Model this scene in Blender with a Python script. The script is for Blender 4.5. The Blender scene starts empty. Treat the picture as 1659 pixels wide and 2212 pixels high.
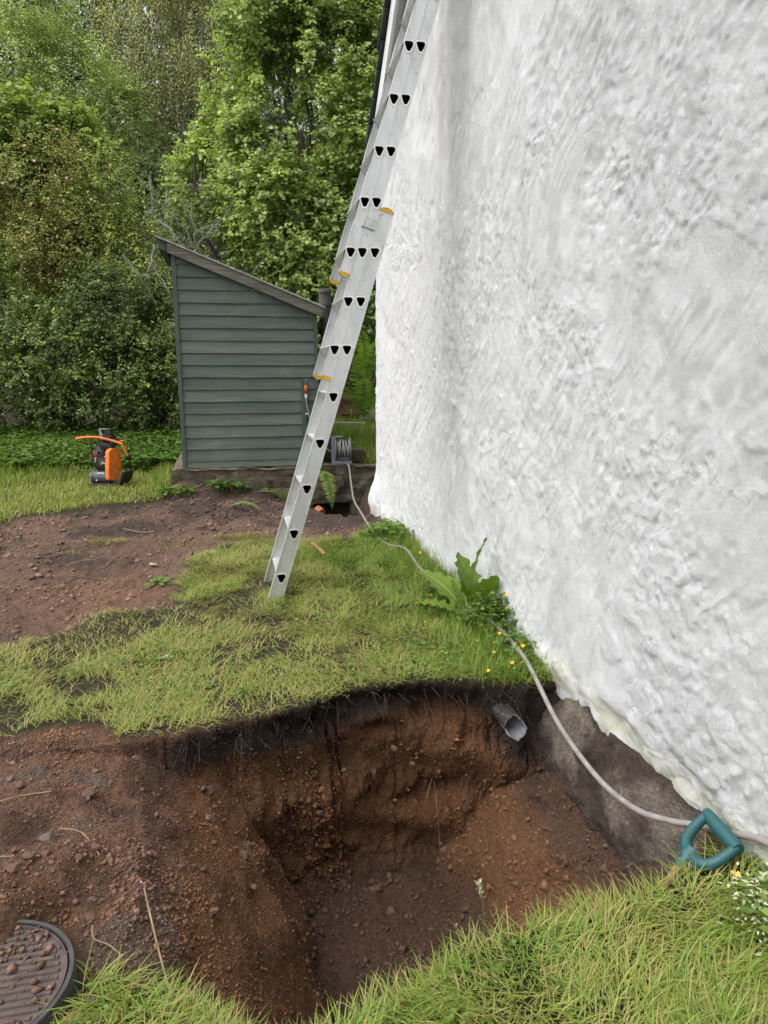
import bpy, bmesh, math, random
import numpy as np
from mathutils import Vector, Matrix
from mathutils.geometry import tessellate_polygon

rng = np.random.default_rng(7)
random.seed(7)
R = math.radians
S = bpy.context.scene
COL = S.collection

# ------------------------------------------------------------------ camera, sky, sun, exposure
cam = bpy.data.cameras.new('camera')
camo = bpy.data.objects.new('camera', cam)
COL.objects.link(camo)
camo.location = (0, 0, 1.47)
camo.rotation_euler = (R(90 - 11.5), 0, R(-12.3))
cam.sensor_fit = 'VERTICAL'
cam.sensor_height = 36
cam.lens = 36 * 1533 / 2212
cam.clip_start = 0.05
cam.clip_end = 2000
S.camera = camo

SUN_EL, SUN_AZ = R(60), R(-100)          # high veiled sun, left of and behind the camera
world = bpy.data.worlds.new('World')
S.world = world
world.use_nodes = True
wn = world.node_tree
bg = wn.nodes['Background']
sky = wn.nodes.new('ShaderNodeTexSky')
sky.sky_type = 'NISHITA'
sky.sun_disc = False
sky.sun_elevation = SUN_EL
sky.sun_rotation = SUN_AZ
sky.air_density = 1.0
sky.dust_density = 4.0
hsv = wn.nodes.new('ShaderNodeHueSaturation')   # cloud cover: an almost colourless sky
hsv.inputs['Saturation'].default_value = 0.12
wn.links.new(sky.outputs[0], hsv.inputs['Color'])
wn.links.new(hsv.outputs[0], bg.inputs['Color'])
bg.inputs['Strength'].default_value = 0.15

sun = bpy.data.lights.new('sun', 'SUN')
suno = bpy.data.objects.new('sun', sun)
COL.objects.link(suno)
sun.energy = 1.5
sun.angle = R(75)
sun.color = (1.0, 0.97, 0.93)
sd = Vector((math.sin(SUN_AZ) * math.cos(SUN_EL), math.cos(SUN_AZ) * math.cos(SUN_EL), math.sin(SUN_EL)))
suno.rotation_euler = sd.to_track_quat('Z', 'Y').to_euler()
suno.location = (0, 0, 20)

S.view_settings.view_transform = 'Standard'
S.view_settings.look = 'None'
S.view_settings.exposure = 0.80
S.view_settings.gamma = 1.0

# ------------------------------------------------------------------ numeric helpers
def _hash(ix, iy, iz, seed):
    h = (ix.astype(np.int64) * 374761393 + iy.astype(np.int64) * 668265263
         + iz.astype(np.int64) * 2147483647 + seed * 1274126177) & 0xFFFFFFFF
    h = ((h ^ (h >> 13)) * 1274126177) & 0xFFFFFFFF
    h = ((h ^ (h >> 16)) * 2246822519) & 0xFFFFFFFF
    return ((h ^ (h >> 15)) & 0xFFFFFF) / float(0xFFFFFF)

def vn2(x, y, seed=0):
    x = np.asarray(x, float); y = np.asarray(y, float)
    ix = np.floor(x); iy = np.floor(y)
    fx = x - ix; fy = y - iy
    ux = fx * fx * fx * (fx * (fx * 6 - 15) + 10); uy = fy * fy * fy * (fy * (fy * 6 - 15) + 10)
    z = np.zeros_like(ix)
    a = _hash(ix, iy, z, seed); b = _hash(ix + 1, iy, z, seed)
    c = _hash(ix, iy + 1, z, seed); d = _hash(ix + 1, iy + 1, z, seed)
    return (a + (b - a) * ux) * (1 - uy) + (c + (d - c) * ux) * uy

def fbm(x, y, oct=4, seed=0, gain=0.5):
    v = 0; amp = 1; tot = 0
    for o in range(oct):
        v = v + amp * (vn2(x * 2 ** o + 17.3 * o, y * 2 ** o - 9.1 * o, seed + o) * 2 - 1)
        tot += amp; amp *= gain
    return v / tot

def sst(a, b, x):
    t = np.clip((x - a) / (b - a), 0, 1)
    return t * t * (3 - 2 * t)

def sdf(px, py, poly):
    """signed distance to a polygon, negative inside"""
    px = np.asarray(px, float); py = np.asarray(py, float)
    d = np.full(px.shape, 1e9); ins = np.zeros(px.shape, bool)
    n = len(poly)
    for i in range(n):
        ax, ay = poly[i]; bx, by = poly[(i + 1) % n]
        ex, ey = bx - ax, by - ay
        t = np.clip(((px - ax) * ex + (py - ay) * ey) / (ex * ex + ey * ey + 1e-12), 0, 1)
        d = np.minimum(d, np.hypot(px - ax - t * ex, py - ay - t * ey))
        c = ((ay > py) != (by > py)) & (px < (bx - ax) * (py - ay) / (by - ay + 1e-12) + ax)
        ins ^= c
    return np.where(ins, -d, d)

# ------------------------------------------------------------------ mesh helpers
def np_mesh(name, verts, faces, mat=None, smooth=False, parent=None, attrs=None, col=None):
    verts = np.asarray(verts, np.float32)
    me = bpy.data.meshes.new(name)
    faces = [np.asarray(f, np.int32) for f in faces if len(f)]
    nl = sum(f.size for f in faces); npoly = sum(len(f) for f in faces)
    me.vertices.add(len(verts)); me.vertices.foreach_set('co', verts.ravel())
    me.loops.add(nl); me.loops.foreach_set('vertex_index', np.concatenate([f.ravel() for f in faces]))
    me.polygons.add(npoly)
    tot = np.concatenate([np.full(len(f), f.shape[1], np.int32) for f in faces])
    st = np.concatenate([[0], np.cumsum(tot)[:-1]]).astype(np.int32)
    me.polygons.foreach_set('loop_start', st); me.polygons.foreach_set('loop_total', tot)
    me.update(calc_edges=True)
    if smooth:
        me.polygons.foreach_set('use_smooth', np.ones(npoly, bool))
    for k, v in (attrs or {}).items():
        a = me.attributes.new(k, 'FLOAT', 'POINT'); a.data.foreach_set('value', np.asarray(v, np.float32))
    if col is not None:
        a = me.attributes.new('Col', 'FLOAT_COLOR', 'POINT')
        c4 = np.ones((len(verts), 4), np.float32); c4[:, :3] = col
        a.data.foreach_set('color', c4.ravel())
    if mat: me.materials.append(mat)
    o = bpy.data.objects.new(name, me); COL.objects.link(o)
    if parent: o.parent = parent
    return o

def grid_faces(nr, nc):
    i = np.arange(nr * nc).reshape(nr, nc)
    return np.stack([i[:-1, :-1], i[:-1, 1:], i[1:, 1:], i[1:, :-1]], -1).reshape(-1, 4)

class MB:
    """collects simple shapes into one mesh"""
    def __init__(s): s.v = []; s.f = []; s.m = []
    def add(s, vs, fs, mi=0):
        o = len(s.v); s.v += [tuple(v) for v in vs]
        for f in fs: s.f.append([i + o for i in f]); s.m.append(mi)
        return s
    def box(s, c, d, rot=None, mi=0):
        vs = []
        for x, y, z in ((-1,-1,-1),(1,-1,-1),(1,1,-1),(-1,1,-1),(-1,-1,1),(1,-1,1),(1,1,1),(-1,1,1)):
            v = Vector((x * d[0] / 2, y * d[1] / 2, z * d[2] / 2))
            if rot is not None: v = rot @ v
            vs.append(v + Vector(c))
        return s.add(vs, [(0,3,2,1),(4,5,6,7),(0,1,5,4),(1,2,6,5),(2,3,7,6),(3,0,4,7)], mi)
    def tube(s, pts, r, n=8, cap=True, mi=0, stripe=None):
        pts = [Vector(p) for p in pts]
        rr = r if hasattr(r, '__len__') else [r] * len(pts)
        o = len(s.v); ref = None
        for i, p in enumerate(pts):
            t = (pts[min(i + 1, len(pts) - 1)] - pts[max(i - 1, 0)]).normalized()
            if ref is None:
                ref = Vector((0, 0, 1)) if abs(t.z) < .9 else Vector((1, 0, 0))
            a = t.cross(ref).normalized(); b = a.cross(t).normalized(); ref = b
            for k in range(n):
                g = 2 * math.pi * k / n
                s.v.append(tuple(p + (a * math.cos(g) + b * math.sin(g)) * rr[i]))
        for i in range(len(pts) - 1):
            for k in range(n):
                q = [o + i * n + k, o + i * n + (k + 1) % n, o + (i + 1) * n + (k + 1) % n, o + (i + 1) * n + k]
                s.f.append(q); s.m.append(1 if stripe and k in stripe else mi)
        if cap:
            s.f.append([o + k for k in range(n)][::-1]); s.m.append(mi)
            e = o + (len(pts) - 1) * n
            s.f.append([e + k for k in range(n)]); s.m.append(mi)
        return s
    def lathe(s, prof, c, axis='Z', n=20, mi=0, rot=None):
        vs = []; m = len(prof)
        for k in range(n):
            g = 2 * math.pi * k / n
            for r, h in prof:
                v = Vector((r * math.cos(g), r * math.sin(g), h))
                if axis == 'X': v = Vector((v.z, v.x, v.y))
                if axis == 'Y': v = Vector((v.x, v.z, v.y))
                if rot is not None: v = rot @ v
                vs.append(v + Vector(c))
        fs = [(k * m + j, ((k + 1) % n) * m + j, ((k + 1) % n) * m + j + 1, k * m + j + 1) for k in range(n) for j in range(m - 1)]
        return s.add(vs, fs, mi)
    def prism(s, poly, y0, y1, mi=0):
        """polygon in XZ pulled along Y"""
        n = len(poly)
        vs = [(x, y0, z) for x, z in poly] + [(x, y1, z) for x, z in poly]
        fs = [list(range(n)), list(range(n, 2 * n))[::-1]] + [(i, i + n, (i + 1) % n + n, (i + 1) % n) for i in range(n)]
        return s.add(vs, fs, mi)
    def build(s, name, mats, parent=None, smooth=False, bevel=0, fix=True):
        me = bpy.data.meshes.new(name)
        me.from_pydata([tuple(v) for v in s.v], [], s.f)
        if not isinstance(mats, (list, tuple)): mats = [mats]
        for m in mats: me.materials.append(m)
        me.polygons.foreach_set('material_index', s.m)
        if fix:
            bm = bmesh.new(); bm.from_mesh(me)
            bmesh.ops.recalc_face_normals(bm, faces=bm.faces)
            if bevel:
                bmesh.ops.bevel(bm, geom=[e for e in bm.edges if len(e.link_faces) == 2 and e.calc_face_angle(0) > .5],
                                offset=bevel, segments=2, affect='EDGES', clamp_overlap=True)
            bm.to_mesh(me); bm.free()
        if smooth:
            me.polygons.foreach_set('use_smooth', [True] * len(me.polygons))
            try: me.set_sharp_from_angle(angle=R(40))
            except Exception: pass
        me.update()
        o = bpy.data.objects.new(name, me); COL.objects.link(o)
        if parent: o.parent = parent
        return o

def empty(name, loc=(0, 0, 0), rz=0, label=None, cat=None, group=None):
    o = bpy.data.objects.new(name, None); COL.objects.link(o)
    o.location = loc; o.rotation_euler = (0, 0, rz); o.empty_display_size = .1
    if label: tag(o, label, cat, group)
    return o

def tag(o, label=None, cat=None, group=None, kind=None):
    if label: o['label'] = label
    if cat: o['category'] = cat
    if group: o['group'] = group
    if kind: o['kind'] = kind
    return o

def spline(pts, n=12):
    P = [Vector(p) for p in pts]; out = []
    for i in range(len(P) - 1):
        p0 = P[max(i - 1, 0)]; p1 = P[i]; p2 = P[i + 1]; p3 = P[min(i + 2, len(P) - 1)]
        for k in range(n):
            t = k / n
            out.append(.5 * ((2 * p1) + (p2 - p0) * t + (2 * p0 - 5 * p1 + 4 * p2 - p3) * t * t + (3 * p1 - p0 - 3 * p2 + p3) * t ** 3))
    out.append(P[-1]); return out

# ------------------------------------------------------------------ materials
def nodemat(name, rough=.8, spec=.3, metal=0):
    m = bpy.data.materials.new(name); m.use_nodes = True
    nt = m.node_tree; b = nt.nodes['Principled BSDF']
    b.inputs['Roughness'].default_value = rough
    b.inputs['Specular IOR Level'].default_value = spec
    b.inputs['Metallic'].default_value = metal
    return m, nt, b

def ramp(nt, stops):
    r = nt.nodes.new('ShaderNodeValToRGB'); e = r.color_ramp.elements
    while len(e) > 1: e.remove(e[-1])
    e[0].position = stops[0][0]; e[0].color = (*stops[0][1], 1)
    for p, c in stops[1:]:
        x = e.new(p); x.color = (*c, 1)
    return r

def noise(nt, scale, detail=4, rough=.55, coords=None, stretch=None, dist=0):
    n = nt.nodes.new('ShaderNodeTexNoise')
    n.inputs['Scale'].default_value = scale; n.inputs['Detail'].default_value = detail
    n.inputs['Roughness'].default_value = rough; n.inputs['Distortion'].default_value = dist
    tc = nt.nodes.new('ShaderNodeTexCoord'); out = tc.outputs[coords or 'Object']
    if stretch:
        mp = nt.nodes.new('ShaderNodeMapping'); mp.inputs['Scale'].default_value = stretch
        nt.links.new(out, mp.inputs['Vector']); out = mp.outputs[0]
    nt.links.new(out, n.inputs['Vector'])
    return n

def bump(nt, b, height, strength, dist, prev=None):
    u = nt.nodes.new('ShaderNodeBump'); u.inputs['Strength'].default_value = strength
    u.inputs['Distance'].default_value = dist
    nt.links.new(height, u.inputs['Height'])
    if prev: nt.links.new(prev.outputs[0], u.inputs['Normal'])
    nt.links.new(u.outputs[0], b.inputs['Normal'])
    return u

def simple(name, c1, c2=None, scale=20, rough=.7, spec=.3, metal=0, bmp=0, bscale=80, stretch=None, lo=.35, hi=.65):
    m, nt, b = nodemat(name, rough, spec, metal)
    c2 = c2 or tuple(v * .75 for v in c1)
    n = noise(nt, scale, 5, .6, stretch=stretch)
    r = ramp(nt, [(lo, c1), (hi, c2)])
    nt.links.new(n.outputs['Fac'], r.inputs[0]); nt.links.new(r.outputs[0], b.inputs['Base Color'])
    if bmp:
        n2 = noise(nt, bscale, 4, .6, stretch=stretch); bump(nt, b, n2.outputs['Fac'], .8, bmp)
    return m

def leafmat(name, stops, trans=.3, rough=.5, spec=.35):
    m, nt, b = nodemat(name, rough, spec)
    at = nt.nodes.new('ShaderNodeAttribute'); at.attribute_name = 'tint'
    r = ramp(nt, stops); nt.links.new(at.outputs['Fac'], r.inputs[0])
    nt.links.new(r.outputs[0], b.inputs['Base Color'])
    tr = nt.nodes.new('ShaderNodeBsdfTranslucent')
    g = nt.nodes.new('ShaderNodeMixRGB'); g.blend_type = 'MULTIPLY'; g.inputs[0].default_value = 1
    g.inputs[2].default_value = (1.0, 1.15, .55, 1)
    nt.links.new(r.outputs[0], g.inputs[1]); nt.links.new(g.outputs[0], tr.inputs['Color'])
    mx = nt.nodes.new('ShaderNodeMixShader'); mx.inputs[0].default_value = trans
    out = nt.nodes['Material Output']
    nt.links.new(b.outputs[0], mx.inputs[1]); nt.links.new(tr.outputs[0], mx.inputs[2]); nt.links.new(mx.outputs[0], out.inputs[0])
    return m

M = {}
# ground: colour of each soil is stored per vertex, grain comes from the nodes
m, nt, b = nodemat('soil', .92, .2)
at = nt.nodes.new('ShaderNodeAttribute'); at.attribute_name = 'Col'
n1 = noise(nt, 60, 8, .8); r1 = ramp(nt, [(.30, (.36, .36, .38)), (.48, (.92, .92, .92)), (.60, (1.25, 1.22, 1.2)), (.74, (1.9, 1.8, 1.7))])
nt.links.new(n1.outputs['Fac'], r1.inputs[0])
mx = nt.nodes.new('ShaderNodeMixRGB'); mx.blend_type = 'MULTIPLY'; mx.inputs[0].default_value = 1
nt.links.new(at.outputs['Color'], mx.inputs[1]); nt.links.new(r1.outputs[0], mx.inputs[2]); nt.links.new(mx.outputs[0], b.inputs['Base Color'])
n2 = noise(nt, 170, 5, .7); u = bump(nt, b, n2.outputs['Fac'], 1, .012)
n3 = noise(nt, 40, 4, .6); bump(nt, b, n3.outputs['Fac'], 1, .035, u)
M['soil'] = m
m, nt, b = nodemat('pebble', .85, .3)
at = nt.nodes.new('ShaderNodeAttribute'); at.attribute_name = 'Col'
n1 = noise(nt, 90, 4, .6); r1 = ramp(nt, [(.3, (.7, .7, .7)), (.7, (1.3, 1.3, 1.3))])
nt.links.new(n1.outputs['Fac'], r1.inputs[0])
mx = nt.nodes.new('ShaderNodeMixRGB'); mx.blend_type = 'MULTIPLY'; mx.inputs[0].default_value = 1
nt.links.new(at.outputs['Color'], mx.inputs[1]); nt.links.new(r1.outputs[0], mx.inputs[2]); nt.links.new(mx.outputs[0], b.inputs['Base Color'])
M['pebble'] = m

# limewashed render
m, nt, b = nodemat('limewash', 1.0, .0)
at = nt.nodes.new('ShaderNodeAttribute'); at.attribute_name = 'Col'
n1 = noise(nt, 22, 8, .85); r1 = ramp(nt, [(.28, (.76, .76, .75)), (.38, (.93, .93, .925)), (.47, (.99, .99, .99)), (.62, (1, 1, 1))])
nt.links.new(n1.outputs['Fac'], r1.inputs[0])
mx = nt.nodes.new('ShaderNodeMixRGB'); mx.blend_type = 'MULTIPLY'; mx.inputs[0].default_value = 1
nt.links.new(at.outputs['Color'], mx.inputs[1]); nt.links.new(r1.outputs[0], mx.inputs[2]); nt.links.new(mx.outputs[0], b.inputs['Base Color'])
# brush strokes whose direction wanders over the wall
tc = nt.nodes.new('ShaderNodeTexCoord')
sep = nt.nodes.new('ShaderNodeSeparateXYZ'); nt.links.new(tc.outputs['Object'], sep.inputs[0])
na = noise(nt, 1.5, 2, .5)
ang = nt.nodes.new('ShaderNodeMath'); ang.operation = 'MULTIPLY'; ang.inputs[1].default_value = 6.0
nt.links.new(na.outputs['Fac'], ang.inputs[0])
vr = nt.nodes.new('ShaderNodeVectorRotate'); vr.rotation_type = 'X_AXIS'
nt.links.new(tc.outputs['Object'], vr.inputs['Vector']); nt.links.new(ang.outputs[0], vr.inputs['Angle'])
mp = nt.nodes.new('ShaderNodeMapping'); mp.inputs['Scale'].default_value = (1, .12, 1)
nt.links.new(vr.outputs[0], mp.inputs['Vector'])
ns = nt.nodes.new('ShaderNodeTexNoise'); ns.inputs['Scale'].default_value = 85; ns.inputs['Detail'].default_value = 4
nt.links.new(mp.outputs[0], ns.inputs['Vector'])
u = bump(nt, b, ns.outputs['Fac'], .7, .008)
n4 = noise(nt, 100, 6, .85); u = bump(nt, b, n4.outputs['Fac'], 1.0, .014, u)
n5 = noise(nt, 28, 6, .7); bump(nt, b, n5.outputs['Fac'], .25, .012, u)
M['limewash'] = m
M['concrete'] = simple('old_concrete', (.225, .185, .155), (.085, .066, .056), 7, .95, .15, bmp=.035, bscale=30)
M['mossy_concrete'] = simple('mossy_concrete', (.115, .10, .075), (.055, .04, .026), 6, .95, .2, bmp=.02, bscale=30)
M['slab_top'] = simple('slab_top', (.16, .14, .11), (.09, .06, .035), 8, .95, .2, bmp=.01, bscale=40)
m, nt, b = nodemat('aluminium', .42, .5, .75)
n1 = noise(nt, 14, 6, .65, stretch=(1, 1, .3)); r1 = ramp(nt, [(.3, (.74, .75, .75)), (.7, (.55, .57, .56))]); nt.links.new(n1.outputs['Fac'], r1.inputs[0])
n2 = noise(nt, 26, 8, .75); r2 = ramp(nt, [(.60, (1, 1, 1)), (.66, (.55, .54, .52)), (.75, (.4, .39, .37))]); nt.links.new(n2.outputs['Fac'], r2.inputs[0])
mx = nt.nodes.new('ShaderNodeMixRGB'); mx.blend_type = 'MULTIPLY'; mx.inputs[0].default_value = .8; nt.links.new(r1.outputs[0], mx.inputs[1]); nt.links.new(r2.outputs[0], mx.inputs[2]); nt.links.new(mx.outputs[0], b.inputs['Base Color'])
n3 = noise(nt, 60, 6, .7); r3_ = ramp(nt, [(.3, (.32, .32, .32)), (.7, (.58, .58, .58))]); nt.links.new(n3.outputs['Fac'], r3_.inputs[0]); nt.links.new(r3_.outputs[0], b.inputs['Roughness'])
bump(nt, b, n3.outputs['Fac'], .4, .0015)
M['aluminium'] = m
M['rung_lip'] = simple('rung_lip', (.86, .86, .85), (.75, .75, .74), 30, .35, .5, .6)
M['aluminium_clip'] = simple('galvanised', (.62, .63, .58), (.45, .47, .43), 30, .5, .5, .6)
M['yellow_plastic'] = simple('yellow_plastic', (.62, .40, .02), (.42, .24, .02), 60, .6, .4)
m, nt, b = nodemat('green_paint', .75, .25)
n1 = noise(nt, 5, 6, .65, stretch=(.35, 1, 6)); r1 = ramp(nt, [(.28, (.128, .158, .134)), (.55, (.098, .126, .107)), (.75, (.062, .084, .071))]); nt.links.new(n1.outputs['Fac'], r1.inputs[0])
oi = nt.nodes.new('ShaderNodeObjectInfo'); r2 = ramp(nt, [(0, (.84, .86, .86)), (1, (1.16, 1.15, 1.13))]); nt.links.new(oi.outputs['Random'], r2.inputs[0])
mx = nt.nodes.new('ShaderNodeMixRGB'); mx.blend_type = 'MULTIPLY'; mx.inputs[0].default_value = 1; nt.links.new(r1.outputs[0], mx.inputs[1]); nt.links.new(r2.outputs[0], mx.inputs[2])
n3 = noise(nt, 2.2, 6, .7); r3_ = ramp(nt, [(.42, (1, 1, 1)), (.60, (1.12, 1.1, 1.08)), (.72, (1.5, 1.45, 1.4))]); nt.links.new(n3.outputs['Fac'], r3_.inputs[0])
mx2 = nt.nodes.new('ShaderNodeMixRGB'); mx2.blend_type = 'MULTIPLY'; mx2.inputs[0].default_value = 1; nt.links.new(mx.outputs[0], mx2.inputs[1]); nt.links.new(r3_.outputs[0], mx2.inputs[2]); nt.links.new(mx2.outputs[0], b.inputs['Base Color'])
n2 = noise(nt, 22, 6, .7, stretch=(.3, 1, 7), dist=1.2); bump(nt, b, n2.outputs['Fac'], 1, .010)
M['green_paint'] = m
M['green_trim'] = simple('green_trim', (.076, .104, .092), (.050, .070, .062), 8, .7, .3, bmp=.003, bscale=30, stretch=(6, 1, .4))
M['weathered_wood'] = simple('weathered_wood', (.19, .18, .15), (.085, .08, .065), 7, .88, .2, bmp=.006, bscale=26, stretch=(.5, 1, 7))
M['lichen_roof'] = simple('lichen_roof', (.34, .36, .29), (.17, .19, .15), 30, .95, .2, bmp=.006, bscale=60)
M['iron_and_bore_shade'] = simple('iron_and_bore_shade', (.075, .066, .062), (.045, .037, .034), 20, .7, .4, bmp=.003, bscale=90)  # iron parts; also paints the shade inside the ladder rung bores
M['slate'] = simple('slate', (.045, .05, .058), (.025, .028, .034), 12, .6, .4, bmp=.002, bscale=60)
M['white_paint'] = simple('white_paint', (.74, .75, .76), (.62, .63, .63), 6, .5, .4)
M['grey_plastic'] = simple('grey_plastic', (.17, .18, .20), (.10, .105, .115), 35, .55, .4)
M['hose'] = simple('hose_grey', (.25, .25, .248), (.165, .162, .158), 25, .5, .4)
M['hose_orange'] = simple('hose_orange', (.42, .21, .07), None, 20, .5, .4)
M['orange_plastic'] = simple('orange_plastic', (.75, .2, .02), None, 20, .45, .4)
M['red_plastic'] = simple('red_plastic', (.35, .02, .03), None, 20, .45, .4)
M['orange_paint'] = simple('orange_paint', (.74, .185, .022), (.34, .10, .03), 9, .55, .35, lo=.45, hi=.8)
M['black_paint'] = simple('black_paint', (.022, .022, .023), (.04, .036, .032), 15, .55, .4)
M['engine_grey'] = simple('engine_grey', (.15, .145, .145), (.07, .065, .063), 25, .55, .4, .3, bmp=.002, bscale=120)
M['engine_red'] = simple('engine_red', (.35, .012, .03), (.22, .01, .02), 25, .45, .4)
M['muddy_steel'] = simple('muddy_steel', (.10, .085, .07), (.035, .032, .03), 14, .8, .3, .2, bmp=.004, bscale=50)
M['roller_grey'] = simple('roller_grey', (.11, .125, .14), (.06, .062, .066), 20, .6, .4, .2, bmp=.003, bscale=60, stretch=(3, .5, .5))
M['white_label'] = simple('white_label', (.65, .66, .65), None, 20, .6, .3)
M['dark_hole'] = simple('rubber_and_hole_shade', (.012, .012, .012), None, 20, .7, .2)  # black rubber; also colours flat stand-ins for shade in bore and slot
M['cover_plastic'] = simple('cover_plastic', (.055, .054, .055), (.035, .033, .032), 25, .6, .4, bmp=.001, bscale=90)
M['cover_muddy'] = simple('cover_muddy', (.115, .085, .075), (.065, .05, .046), 22, .85, .25, bmp=.004, bscale=80)
M['green_plastic'] = simple('green_plastic', (.012, .082, .086), (.03, .055, .06), 28, .5, .45, bmp=.001, bscale=120, lo=.45, hi=.8)
M['shaft_wood'] = simple('shaft_wood', (.28, .17, .08), None, 12, .7, .3, stretch=(6, 6, .6))
M['steel'] = simple('spade_steel', (.25, .25, .25), (.12, .09, .07), 20, .5, .5, .7)
M['drain_outer'] = simple('drain_outer', (.042, .033, .03), (.022, .018, .017), 30, .85, .2, bmp=.004, bscale=60)
M['drain_inner'] = simple('drain_inner', (.20, .205, .22), (.11, .11, .12), 30, .6, .3)
M['brick'] = simple('old_brick', (.20, .11, .075), (.12, .075, .055), 14, .9, .2, bmp=.006, bscale=60)
M['stone_block'] = simple('stone_block', (.26, .25, .22), (.15, .145, .12), 12, .9, .2, bmp=.008, bscale=40)
M['terracotta'] = simple('terracotta', (.38, .13, .07), None, 15, .8, .2)
M['bark'] = simple('bark', (.115, .095, .075), (.05, .042, .034), 14, .9, .2, bmp=.01, bscale=40, stretch=(1, 1, .3))
M['pale_bark'] = simple('pale_bark', (.36, .35, .31), (.16, .15, .13), 9, .85, .2, bmp=.006, bscale=40)
M['twig'] = simple('twig', (.10, .075, .055), (.06, .045, .035), 20, .9, .2)
M['lichen'] = leafmat('lichen', [(0, (.34, .36, .22)), (1, (.58, .60, .44))], .2, .9, .1)
M['dead_stick'] = simple('dead_stick', (.36, .17, .08), (.18, .11, .07), 15, .85, .2, stretch=(1, 1, 1))
M['pale_stick'] = simple('pale_stick', (.34, .25, .17), (.18, .12, .085), 15, .85, .2)
M['root'] = simple('root', (.07, .045, .032), (.04, .025, .02), 20, .9, .2)
M['grass'] = leafmat('grass', [(0, (0.361, 0.292, 0.126)), (.3, (0.318, 0.301, 0.085)), (.55, (0.249, 0.301, 0.056)), (.8, (0.172, 0.275, 0.041)), (1, (0.129, 0.241, 0.041))], .32, .5, .3)
M['hazel'] = leafmat('hazel_leaf', [(0, (0.215, 0.261, 0.099)), (.5, (0.333, 0.432, 0.137)), (1, (0.589, 0.654, 0.206))], .38)
M['bright'] = leafmat('bright_leaf', [(0, (0.179, 0.223, 0.071)), (.5, (0.294, 0.373, 0.096)), (1, (0.440, 0.508, 0.131))], .4)
M['privet'] = leafmat('privet_leaf', [(0, (0.088, 0.117, 0.042)), (.55, (0.152, 0.218, 0.058)), (.85, (0.280, 0.342, 0.078)), (1, (0.408, 0.454, 0.101))], .28)
M['rose'] = leafmat('rose_leaf', [(0, (0.312, 0.222, 0.089)), (.35, (0.312, 0.328, 0.105)), (.7, (0.390, 0.469, 0.133)), (1, (0.560, 0.652, 0.178))], .35)
M['birch'] = leafmat('birch_leaf', [(0, (0.299, 0.321, 0.151)), (.5, (0.442, 0.475, 0.190)), (1, (0.682, 0.643, 0.283))], .35)  # paled to stand in for haze over the distant birch
M['willow'] = leafmat('willow_leaf', [(0, (0.305, 0.374, 0.172)), (.5, (0.488, 0.591, 0.230)), (1, (0.733, 0.810, 0.326))], .35)  # lightened too, the haze is put into the leaf colour
M['dark_leaf'] = leafmat('dark_leaf', [(0, (0.129, 0.175, 0.105)), (.6, (0.204, 0.283, 0.140)), (1, (0.354, 0.437, 0.183))], .2)  # lightened in place of haze in front of the far wood
M['weed'] = leafmat('weed_leaf', [(0, (0.065, 0.119, 0.024)), (.5, (0.102, 0.184, 0.033)), (1, (0.174, 0.270, 0.050))], .35)
M['fern'] = leafmat('fern_leaf', [(0, (0.102, 0.180, 0.033)), (.5, (0.173, 0.285, 0.045)), (1, (0.306, 0.405, 0.075))], .35)
M['dock'] = leafmat('dock_leaf', [(0, (0.070, 0.120, 0.022)), (.5, (0.133, 0.216, 0.026)), (1, (0.204, 0.288, 0.042))], .35, .45, .4)
M['dock_rib'] = simple('dock_rib', (.28, .33, .13), (.20, .22, .09), 20, .6, .3)
M['petal_yellow'] = simple('petal_yellow', (.80, .44, .008), (.70, .34, .006), 60, .35, .5)
M['petal_pink'] = simple('petal_pink', (.72, .42, .45), (.66, .33, .38), 60, .6, .3)
M['stem'] = simple('stem_green', (.10, .16, .035), None, 40, .6, .3)

#@@GROUND
# ------------------------------------------------------------------ terrain
WX = 1.5                                                     # face of the cottage gable
RIM_BACK = np.array([(-3, 2.75), (-.62, 2.74), (-.4, 2.74), (-.26, 2.78), (-.02, 2.82), (.24, 2.92), (.51, 3.04), (.83, 3.07), (1.16, 2.97), (1.33, 2.90), (1.6, 2.84)])
RIM_NEAR = np.array([(-1.2, 1.42), (-.4, 1.40), (-.2, 1.36), (0, 1.28), (.09, 1.28), (.16, 1.33), (.27, 1.37), (.42, 1.41), (.56, 1.50), (.74, 1.52), (1.0, 1.53), (1.18, 1.57), (1.28, 1.62), (1.36, 1.66), (1.6, 1.70)])
SOIL_A = [(-3.2, 3.7), (-1.5, 3.86), (-1.245, 3.93), (-.99, 4.155), (-.87, 4.45), (-.37, 4.43), (-.42, 5.42), (-.10, 6.05), (.34, 6.1), (1.02, 6.05), (1.2, 6.3), (1.6, 6.9), (1.6, 8.8), (-.64, 8.72), (-.88, 8.27), (-1.66, 7.78), (-2.2, 7.32), (-4.5, 6.5), (-5, 3.4)]
GRAVEL_B = [(-3.5, 2.9), (-.96, 2.90), (-.61, 2.93), (-.42, 2.77), (-.26, 2.79), (.0, 2.83), (.3, 2.9), (.3, 1.36), (.05, 1.34), (-.05, 1.50), (-.25, 1.60), (-.42, 1.67), (-.45, 1.8), (-.56, 1.84), (-.60, 1.70), (-.75, 1.6), (-3.5, 1.5)]
COVER_C = (-.634, 1.595); COVER_R = .208

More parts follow.
